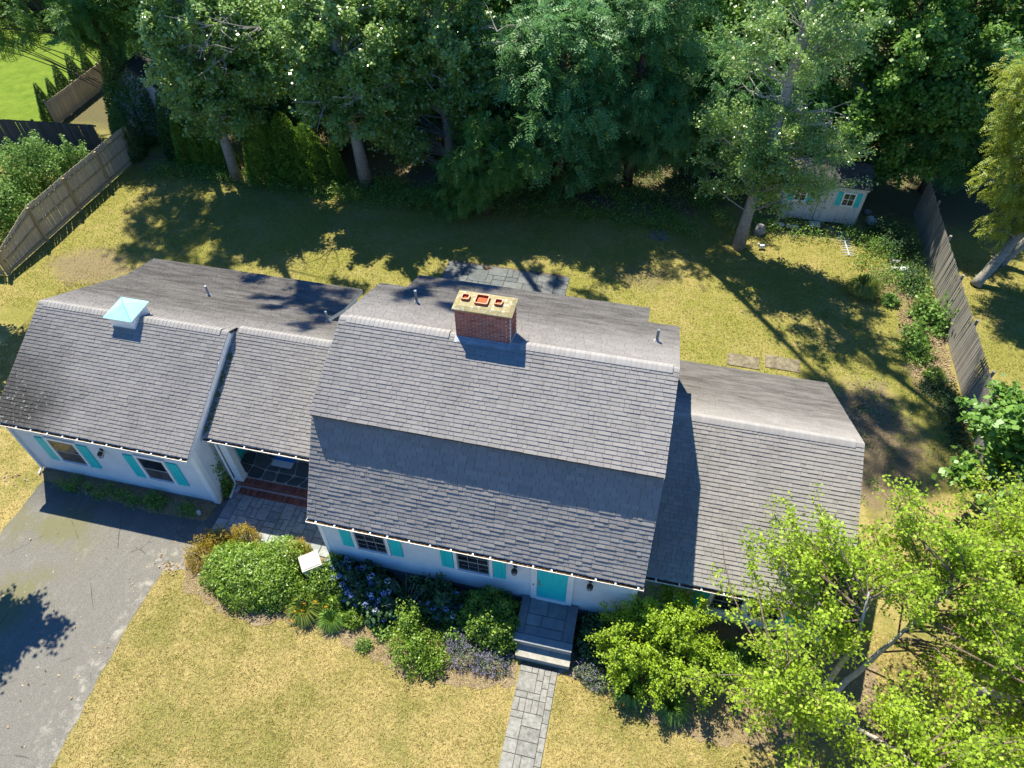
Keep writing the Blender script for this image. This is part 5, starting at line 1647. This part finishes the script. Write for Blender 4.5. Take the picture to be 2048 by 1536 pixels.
# ------------------------------------------------------------------ the big birch in front of the wing
BI = dict(limb_bark='bark_twig', tmin=.4, n_twig=9, twig_len=.62, n_leaf=22, leaf_r=.09, size=.098, aspect=.78, up=.9, droop=.35, limb_r=.03, tw_draw=1.0, rise=.35, power=1.6)
tree('birch_tree', 'light green birch with white stems spreading over the wing roof', (8.7, -1.2),
     [([(0, 0, 0), (-.1, .15, 1.6), (-.05, .35, 3.6), (-.3, .9, 5.4)], [.10, .08, .055, .02]), ([(.2, .1, 0), (.6, .45, 1.8), (1.3, 1.1, 3.4), (2.1, 1.9, 5.4)], [.09, .075, .05, .02]), ([(-.1, -.2, 0), (-.7, -.6, 1.6), (-1.5, -1.0, 3.2), (-2.4, -1.3, 4.4)], [.07, .055, .04, .015]), ([(.1, -.2, 0), (.5, -1.0, 1.7), (.8, -2.0, 3.4), (1.0, -2.8, 4.6)], [.07, .055, .04, .015])],
     [(-1.7, 2.2, 5.2, 2.2, 1.5, 1.1), (.6, 2.9, 5.4, 2.0, 1.5, 1.1), (-1.5, 1.2, 4.6, 2.4, 1.7, 1.2), (-2.2, -1.2, 3.6, 2.3, 1.9, 1.4), (.6, -2.4, 3.6, 2.6, 1.9, 1.5), (2.4, 1.8, 4.8, 2.4, 2.2, 1.4), (3.2, -.8, 4.0, 2.4, 2.2, 1.5)], 'l_birch', 'bark_birch', 91, n_limb=215, **BI)
tree('birch_tree', 'second light green birch closing the lower picture corner', (13.2, .4),
     [([(0, 0, 0), (.1, .2, 1.8), (.2, .5, 3.8), (.3, .8, 5.6)], [.13, .11, .08, .03]), ([(.1, -.1, 0), (.3, -.9, 1.7), (.5, -1.9, 3.4), (.6, -2.6, 4.6)], [.1, .08, .06, .02])],
     [(-.2, 3.2, 4.6, 2.2, 1.8, 1.5), (.2, 1.4, 4.4, 2.1, 2.0, 1.5), (-.2, -1.2, 3.8, 2.2, 2.0, 1.5), (.3, -3.4, 3.2, 2.1, 1.9, 1.5), (1.6, 2.4, 3.4, 1.8, 1.8, 1.4)], 'l_birch', 'bark_birch', 92, n_limb=195, **BI)

# ------------------------------------------------------------------ planting along the front
shrub('rhododendron', 'large rounded glossy green shrub at the drive corner', [(-9.05, -1.15, 1.3, 1.2, 1.25), (-9.95, -1.0, 1.0, 1.0, .95), (-8.3, -.4, .95, .8, 1.2), (-8.2, -1.2, .9, .95, 1.1)], 17000, .105, .40, 'l_rhodo', 101, lump=.07, lf=5, up=.9, outw=1.3)
shrub('spirea', 'yellow green spirea at the drive edge', [(-11.2, -.75, .5, .6, .75), (-10.9, -.15, .5, .45, .7)], 5200, .055, .4, 'l_spirea', 102, group='yellow spireas', lump=.2)
shrub('spirea', 'orange tinged spirea between the big shrub and the stone path', [(-10.0, .10, .55, .42, .85)], 3600, .055, .4, 'l_spirea', 103, group='yellow spireas', lump=.2)
shrub('spirea', 'orange tinged spirea beside the pale utility box', [(-7.95, -.05, .48, .45, .85)], 3200, .055, .4, 'l_spirea', 104, group='yellow spireas', lump=.2)
shrub('weigela', 'mixed green and bronze shrub below the pale utility box', [(-6.55, -1.0, .75, .7, .95), (-7.2, -1.35, .5, .5, .6)], 6000, .075, .55, 'l_euon', 105, lump=.2)
t, C, d = shrub('hydrangea', 'hydrangea with many blue blossom heads under the first main window', [(-5.3, -.75, 1.15, .8, 1.1), (-4.6, -1.1, .9, .7, .85), (-6.2, -.45, .7, .45, 1.0)], 6500, .15, .72, 'l_hyd', 106, lump=.15)
def blossoms(t, C, d, n, seed, mat='blue_flower', rad=.075, m=22):
    R = np.random.default_rng(seed)
    ok = np.where((d[:, 2] > .2) & (d[:, 1] < .5))[0]
    out = []; tn = []
    for i in R.choice(ok, n, replace=False):
        dd = unit(R.normal(size=(m, 3))); dd[:, 2] = np.abs(dd[:, 2])
        c = C[i] + d[i] * .05 + dd * rad
        D, N = orient(m, R, 0, 0, dd * 3)
        out.append(leaf_quads(c, D, N, .055, .9, R)); tn.append(np.clip(R.uniform() + R.normal(size=m) * .12, 0, 1))
    leaf_part('blossoms', np.concatenate(out), np.concatenate(tn), MT[mat], t, 'stuff')
blossoms(t, C, d, 85, 1, rad=.085)
t, C, d = shrub('hydrangea', 'smaller hydrangea with few blue heads under the second main window', [(-2.65, -.75, .8, .6, .95)], 3600, .14, .72, 'l_hyd', 107, lump=.15)
blossoms(t, C, d, 18, 2)
# bare hydrangea canes
bc = thing('bare_shrub', 'leafless brown canes between the two blue hydrangeas', 'shrub', (-3.9, -.9, 0))
m = MB(); r = random.Random(6)
for k in range(46):
    a = r.uniform(0, 6.28); L = r.uniform(.5, 1.1); o = Vector((math.cos(a), math.sin(a), 0))
    s = Vector((-3.9, -.9, 0)) + o * .1; e = s + o * L * r.uniform(.3, .7) + Vector((0, 0, L))
    m.tube([s, (s + e) / 2 + Vector((r.uniform(-.05, .05), r.uniform(-.05, .05), .08)), e], [.012, .009, .004], 4)
m.build('canes', MT['bark_dead'], bc)
shrub('rose_bush', 'loose bright green bush standing out into the lawn', [(-3.15, -2.25, .75, .75, 1.0), (-3.5, -1.55, .45, .5, 1.25), (-2.5, -2.5, .5, .5, .6)], 6500, .075, .65, 'l_rhodo', 108, lump=.28, depth=.25)
shrub('holly_bush', 'round dense glossy bush touching the stoop', [(-1.15, -.85, 1.05, .95, 1.4), (-.75, -1.1, .8, .8, 1.1)], 13000, .085, .6, 'l_euon', 109, lump=.10, lf=4, up=.7)
t, C, d = shrub('catmint', 'grey green catmint covered in purple flower spikes', [(-1.5, -2.0, .65, .5, .42), (-.75, -2.1, .6, .42, .36), (-1.9, -1.6, .4, .4, .45)], 5200, .055, .5, 'l_gray', 110, cat='plant', lump=.15)
def spikes(t, C, d, n, seed):
    R = np.random.default_rng(seed); i = R.choice(len(C), n)
    st_ = np.repeat(np.arange(n), 9)
    ax = unit(d[i] * .8 + np.array([0, -.2, .7]) + R.normal(size=(n, 3)) * .3)
    c = C[i][st_] + ax[st_] * R.uniform(.02, .2, n * 9)[:, None] + R.normal(size=(n * 9, 3)) * .008
    D, N = orient(n * 9, R, 0, -.3)
    leaf_part('flower_spikes', leaf_quads(c, D, N, .034, .7, R), R.uniform(0, 1, n * 9), MT['purple_flower'], t, 'stuff')
spikes(t, C, d, 420, 3)
t, C, d = shrub('catmint', 'small catmint clump with sparse purple spikes past the stoop step', [(2.15, -1.7, .5, .38, .4), (2.5, -1.95, .4, .3, .35)], 2600, .06, .5, 'l_gray', 111, cat='plant', lump=.15)
spikes(t, C, d, 60, 4)
shrub('viburnum', 'dark shrub filling the corner past the stoop', [(2.3, -.55, .75, .6, 1.0), (2.2, -1.15, .6, .5, .7), (3.1, -.1, .7, .45, 1.2)], 8000, .085, .6, 'l_hyd', 112, lump=.15)
shrub('leafy_shrub', 'dark leafy shrub against the wall between the two main windows', [(-3.5, -.4, .6, .4, .8), (-2.9, -.3, .5, .3, 1.0)], 2600, .10, .6, 'l_hyd', 131, lump=.3, depth=.3)
shrub('leafy_shrub', 'leafy shrub at the main house corner next to the pale utility box', [(-6.45, -.3, .45, .35, .95), (-6.0, -1.35, .6, .45, .6)], 2400, .10, .6, 'l_euon', 132, lump=.3, depth=.3)
shrub('ground_plants', 'low green plants under the bare canes', [(-3.9, -1.35, .6, .45, .35), (-4.3, -1.9, .4, .3, .3), (-2.1, -1.5, .5, .4, .5)], 2200, .09, .6, 'l_weed', 133, cat='plant', lump=.35, depth=.3, stems=5)
lime = tree('lime_shrub', 'tall lime green open shrub before the joint of main house and wing', (4.0, -.75), [([(0, 0, 0), (0, 0, .25)], [.06, .05]), ([(.2, .1, 0), (.5, .3, 1.0)], [.04, .02]), ([(-.2, -.1, 0), (-.6, -.3, 1.0)], [.04, .02])],
            [(-.9, -.3, 1.5, 1.15, .95, .75), (.5, .3, 2.0, 1.3, .9, .8), (1.0, -.6, 1.4, 1.2, 1.0, .7), (-.2, -1.0, 1.1, 1.4, .8, .6), (-.2, .75, 2.2, .8, .45, .6)], 'l_lime', 'bark_brown', 113, cat='shrub',
            n_limb=150, n_twig=7, twig_len=.30, n_leaf=22, leaf_r=.06, size=.082, aspect=.6, up=1.2, droop=.2, limb_r=.02, rise=.8, power=3.0)
shrub('low_shrub', 'shaded low shrub under the birch by the wing wall', [(6.2, -.6, .9, .6, .8), (7.6, -.4, .8, .5, .6)], 5000, .09, .6, 'l_weed', 114, lump=.2)
shrub('climbing_vine', 'leafy vine climbing by the downspout at the garage corner', [(-11.72, 1.9, .26, .28, 1.7), (-11.7, 1.75, .3, .28, .6)], 1500, .11, .5, 'l_euon', 115, cat='vine', stems=4, lump=.25)
tuft('daylily', 'yellowing daylily clump with orange flowers below the weigela', -6.95, -1.85, .5, .45, 420, 'l_lily', 1, flowers=7, group='daylilies')
tuft('daylily', 'greener daylily clump nearer the small yellow green plant', -6.0, -1.95, .42, .38, 320, 'l_weed', 2, group='daylilies')
tuft('daylily', 'daylily clump under the lime shrub nearer the stoop', 3.4, -2.05, .5, .5, 420, 'l_weed', 3, group='daylilies', flowers=2)
tuft('daylily', 'daylily clump under the lime shrub nearer the birch', 4.6, -2.2, .5, .5, 420, 'l_weed', 4, group='daylilies')
shrub('azalea', 'small yellow green plant at the lawn edge below the hydrangea', [(-5.35, -1.75, .38, .32, .5)], 1100, .09, .45, 'l_rhodo', 116, cat='plant', lump=.3, stems=4)
shrub('small_plant', 'small green plant alone on the mulch strip', [(-4.75, -2.45, .28, .22, .25)], 500, .07, .5, 'l_weed', 117, cat='plant', lump=.3, stems=3)
# right yard
shrub('grape_vine', 'pale green vine leaning on the sunlit part of the stockade fence', [(14.55, 17.3, .75, .9, 1.0), (13.9, 15.6, .6, .8, .6), (14.9, 16.4, .3, .6, 1.3)], 2300, .15, .85, 'l_vine', 121, cat='vine', lump=.4, depth=.5)
shrub('bramble', 'dark bramble thicket between the shed and the stockade fence', [(13.9, 21.9, 1.1, 1.2, 1.1), (14.3, 19.4, .8, 1.2, .9), (13.4, 23.2, .9, .8, 1.0)], 6500, .10, .6, 'l_hyd', 122, lump=.35, depth=.4)
shrub('seedling_plant', 'small leafy seedling on the bare earth by the concrete blocks', [(13.1, 17.8, .35, .35, .45)], 450, .14, .7, 'l_vine', 123, cat='plant', lump=.3, stems=3)
shrub('seedling_plant', 'leafy weeds at the mulch edge below the vine', [(13.75, 14.6, .6, .7, .4), (14.3, 13.3, .4, .5, .3)], 1400, .12, .6, 'l_weed', 124, cat='plant', lump=.3, stems=3)
tuft('tall_grass_clump', 'tall uncut grass clump at the edge of the bare earth', 11.9, 18.2, .75, .75, 700, 'l_lily', 9)
shrub('fence_weeds', 'low dark weeds along the foot of the shaded fence', [(14.6, 11.6, .45, 1.6, .5), (14.7, 9.2, .4, 1.3, .5), (14.0, 12.6, .4, .5, .3)], 3800, .10, .6, 'l_hyd', 125, cat='plant', lump=.3)

# ------------------------------------------------------------------ ground cover: stuff nobody could count
R0 = np.random.default_rng(99)
def box_pts(n, x0, x1, y0, y1): return np.stack([R0.uniform(x0, x1, n), R0.uniform(y0, y1, n)], 1)
def patchy(P, f=1.3, seed=0):
    return (np.sin(P[:, 0] * f + 1.3 + seed) * np.sin(P[:, 1] * f * 1.1 + .4 + seed) + .6 * np.sin(P[:, 0] * f * 2.3 + 2) * np.sin(P[:, 1] * f * 2.7 + seed))
HOUSE_R = [(-18.9, -11.6, 1.2, 10.4), (-11.7, -6.7, 1.7, 5.2), (-6.8, 3.2, -.05, 8.9), (3.0, 8.95, .65, 9.2), (-11.7, -9.2, 5, 10.4)]
PAVE_R = [(.06, 1.28, -12, -1.8), (-.26, 1.56, -1.85, 0), (-11.5, -6.9, .05, 1.9), (-7.6, -1.5, 8.7, 16.6)]
def free(P, rects=HOUSE_R + PAVE_R, polys=(DRIVE, BED, BED2, BED3)):
    ok = np.ones(len(P), bool)
    for (a, b, c, d) in rects: ok &= ~((P[:, 0] > a) & (P[:, 0] < b) & (P[:, 1] > c) & (P[:, 1] < d))
    for q in polys: ok &= ~inpoly(P, q)
    return P[ok]
def blades(name, P, hh, ww, mat, seed, tint):
    R = np.random.default_rng(seed); n = len(P)
    a = R.uniform(0, 6.28, n); h = hh * R.uniform(.5, 1.3, n)
    lean = R.normal(size=(n, 2)) * (h * .9)[:, None]
    b = np.stack([P[:, 0], P[:, 1], np.zeros(n)], 1)
    s = np.stack([np.cos(a), np.sin(a), np.zeros(n)], 1) * (ww * R.uniform(.6, 1.4, n))[:, None]
    tip = b + np.stack([lean[:, 0], lean[:, 1], h], 1)
    me = np_mesh(name, np.stack([b - s, b + s, tip], 1), 3, MT[mat], tint)
    o = bpy.data.objects.new(name, me); col.objects.link(o); o['kind'] = 'stuff'
    return o
P = free(np.concatenate([box_pts(190000, -13, 15, -9.5, 1.5), box_pts(26000, -25, -18.4, -5, 9)]))
Q = np.concatenate([box_pts(26000, -12, 0, -3.2, -1.2), box_pts(20000, 1.3, 10.6, -3.1, -1.2)])
for rc in PAVE_R: Q = Q[~((Q[:, 0] > rc[0]) & (Q[:, 0] < rc[1]) & (Q[:, 1] > rc[2]) & (Q[:, 1] < rc[3]))]
Q = Q[inpoly(Q, BED) | inpoly(Q, BED2)]
Q = Q[R0.uniform(size=len(Q)) < np.clip(.5 - .35 * patchy(Q, 2.3, 4), 0.02, .8)]
P = np.concatenate([P, Q])
pt_ = patchy(P, 1.1, 1)
blades('front_grass', P, .065, .009, 'l_straw', 5, np.clip(.56 - .13 * pt_ + R0.normal(size=len(P)) * .2, 0, 1))
P = free(np.concatenate([box_pts(130000, -27.8, 14.5, 8.8, 22.0), box_pts(16000, -25, -18.8, 4, 12)]))
keep = R0.uniform(size=len(P)) < .9 - .8 * (np.hypot((P[:, 0] - 11.4) / 2.2, (P[:, 1] - 9) / 3.8) < 1) - .7 * (np.hypot((P[:, 0] + 24.6) / 2, (P[:, 1] - 12.3) / 1.3) < 1)
P = P[keep]
blades('back_grass', P, .07, .011, 'l_backgrass', 6, np.clip(.44 - .16 * patchy(P, .8, 2) + R0.normal(size=len(P)) * .25, 0, 1))
P = box_pts(30000, 15.6, 26, 5, 22)
blades('side_grass', P, .07, .012, 'l_backgrass', 7, np.clip(.35 + R0.normal(size=len(P)) * .22, 0, 1))
for P_, nm, n in ((BED, 'mulch_chips', 5200), (BED2, 'mulch_chips', 5200), (BED3, 'mulch_chips', 1500)):
    q = np.array(P_)
    P = box_pts(n * 2, q[:, 0].min(), q[:, 0].max(), q[:, 1].min(), q[:, 1].max())
    P = P[inpoly(P, P_)][:n]
    scatter_stuff(nm, P, .055, .5, 'chips', n, up=2.5)
scatter_stuff('mulch_chips', box_pts(2600, 13.4, 15.1, 12.2, 17.5), .09, .5, 'chips', 12, up=2.5)
scatter_stuff('fallen_leaves', np.concatenate([R0.normal(size=(500, 2)) * (.55, .8) + (11.2, 10.9), R0.normal(size=(60, 2)) * (.25, .12) + (-12.1, -1.35), R0.normal(size=(120, 2)) * (1.6, .35) + (-10.4, 1.55), box_pts(70, -18, -12.4, -9, .3), R0.normal(size=(40, 2)) * (.4, .15) + (-19.9, .6)]), .10, .6, 'chips', 13, up=2.0)
# weeds along the garage wall and undergrowth at the wood edge
def weeds(name, P, zmax, size, mat, seed, asp=.55):
    R = np.random.default_rng(seed)
    return scatter_stuff(name, P, size, asp, mat, seed, up=1.0, droop=.0, z=R.uniform(.02, 1, len(P)) ** 1.4 * zmax)
cl = np.concatenate([R0.normal(size=(90, 2)) * (.14, .11) + (x, R0.uniform(.62, 1.0)) for x in np.concatenate([R0.uniform(-17.8, -12.2, 16), R0.uniform(-14.5, -12.3, 9)])])
weeds('wall_weeds', cl[(cl[:, 1] < 1.2)], .32, .085, 'l_weed', 31)
P = []
for (x0, x1, y0, y1, k) in ((-26.5, -14, 20.3, 21.2, 90), (-14.5, -7.5, 20.0, 22.5, 110), (-9, 5, 20.9, 24.6, 170), (5, 13, 22.0, 23.2, 40), (11.9, 14.8, 18.5, 22.5, 40), (-5, 12, 24, 28, 90)):
    for _ in range(k):
        P.append(R0.normal(size=(75, 2)) * .28 + (R0.uniform(x0, x1), R0.uniform(y0, y1)))
P = np.concatenate(P); P = P[~((P[:, 0] > 8) & (P[:, 0] < 12.2) & (P[:, 1] > 23.3) & (P[:, 1] < 26.3))]
weeds('undergrowth', P, .6, .11, 'l_weed', 32)
P = np.concatenate([R0.normal(size=(30, 2)) * .12 + (R0.uniform(-11.3, -7.2), R0.uniform(.2, 1.7)) for _ in range(14)])
weeds('path_weeds', P, .06, .05, 'l_weed', 33)
P = np.concatenate([R0.normal(size=(26, 2)) * .16 + (R0.uniform(9.6, 14.8), R0.uniform(6.5, 16.5)) for _ in range(60)])
weeds('yard_weeds', P, .14, .085, 'l_weed', 34)
# brush piles at the wood edge
for (x, y, L, sd, lab) in ((-1.5, 22.9, .9, 1, 'brown brush pile at the wood edge nearer the drooping tree'), (2.4, 23.7, 1.1, 2, 'brown brush pile at the wood edge nearer the airy tree')):
    bp = thing('brush_pile', lab, 'brush pile', (x, y, 0)); r = random.Random(sd); m = MB()
    for k in range(120):
        a = r.uniform(0, 6.28); q = Vector((x + r.gauss(0, L * .4), y + r.gauss(0, L * .22), r.uniform(.03, .3)))
        d = Vector((math.cos(a), math.sin(a), r.uniform(-.15, .15))) * r.uniform(.2, .55)
        m.tube([q - d, q + d], [.016, .007], 4)
    m.build('sticks', MT['bark_brown'], bp, kind='stuff')
    scatter = np.random.default_rng(sd)
    P = scatter.normal(size=(700, 2)) * (L * .5, L * .28) + (x, y)
    D, N = orient(700, scatter, 1.5, 0)
    C = np.concatenate([P, scatter.uniform(.02, .25, (700, 1))], 1)
    leaf_part('dead_leaves', leaf_quads(C, D, N, .11, .6, scatter), scatter.uniform(0, 1, 700), MT['chips'], bp, 'stuff')
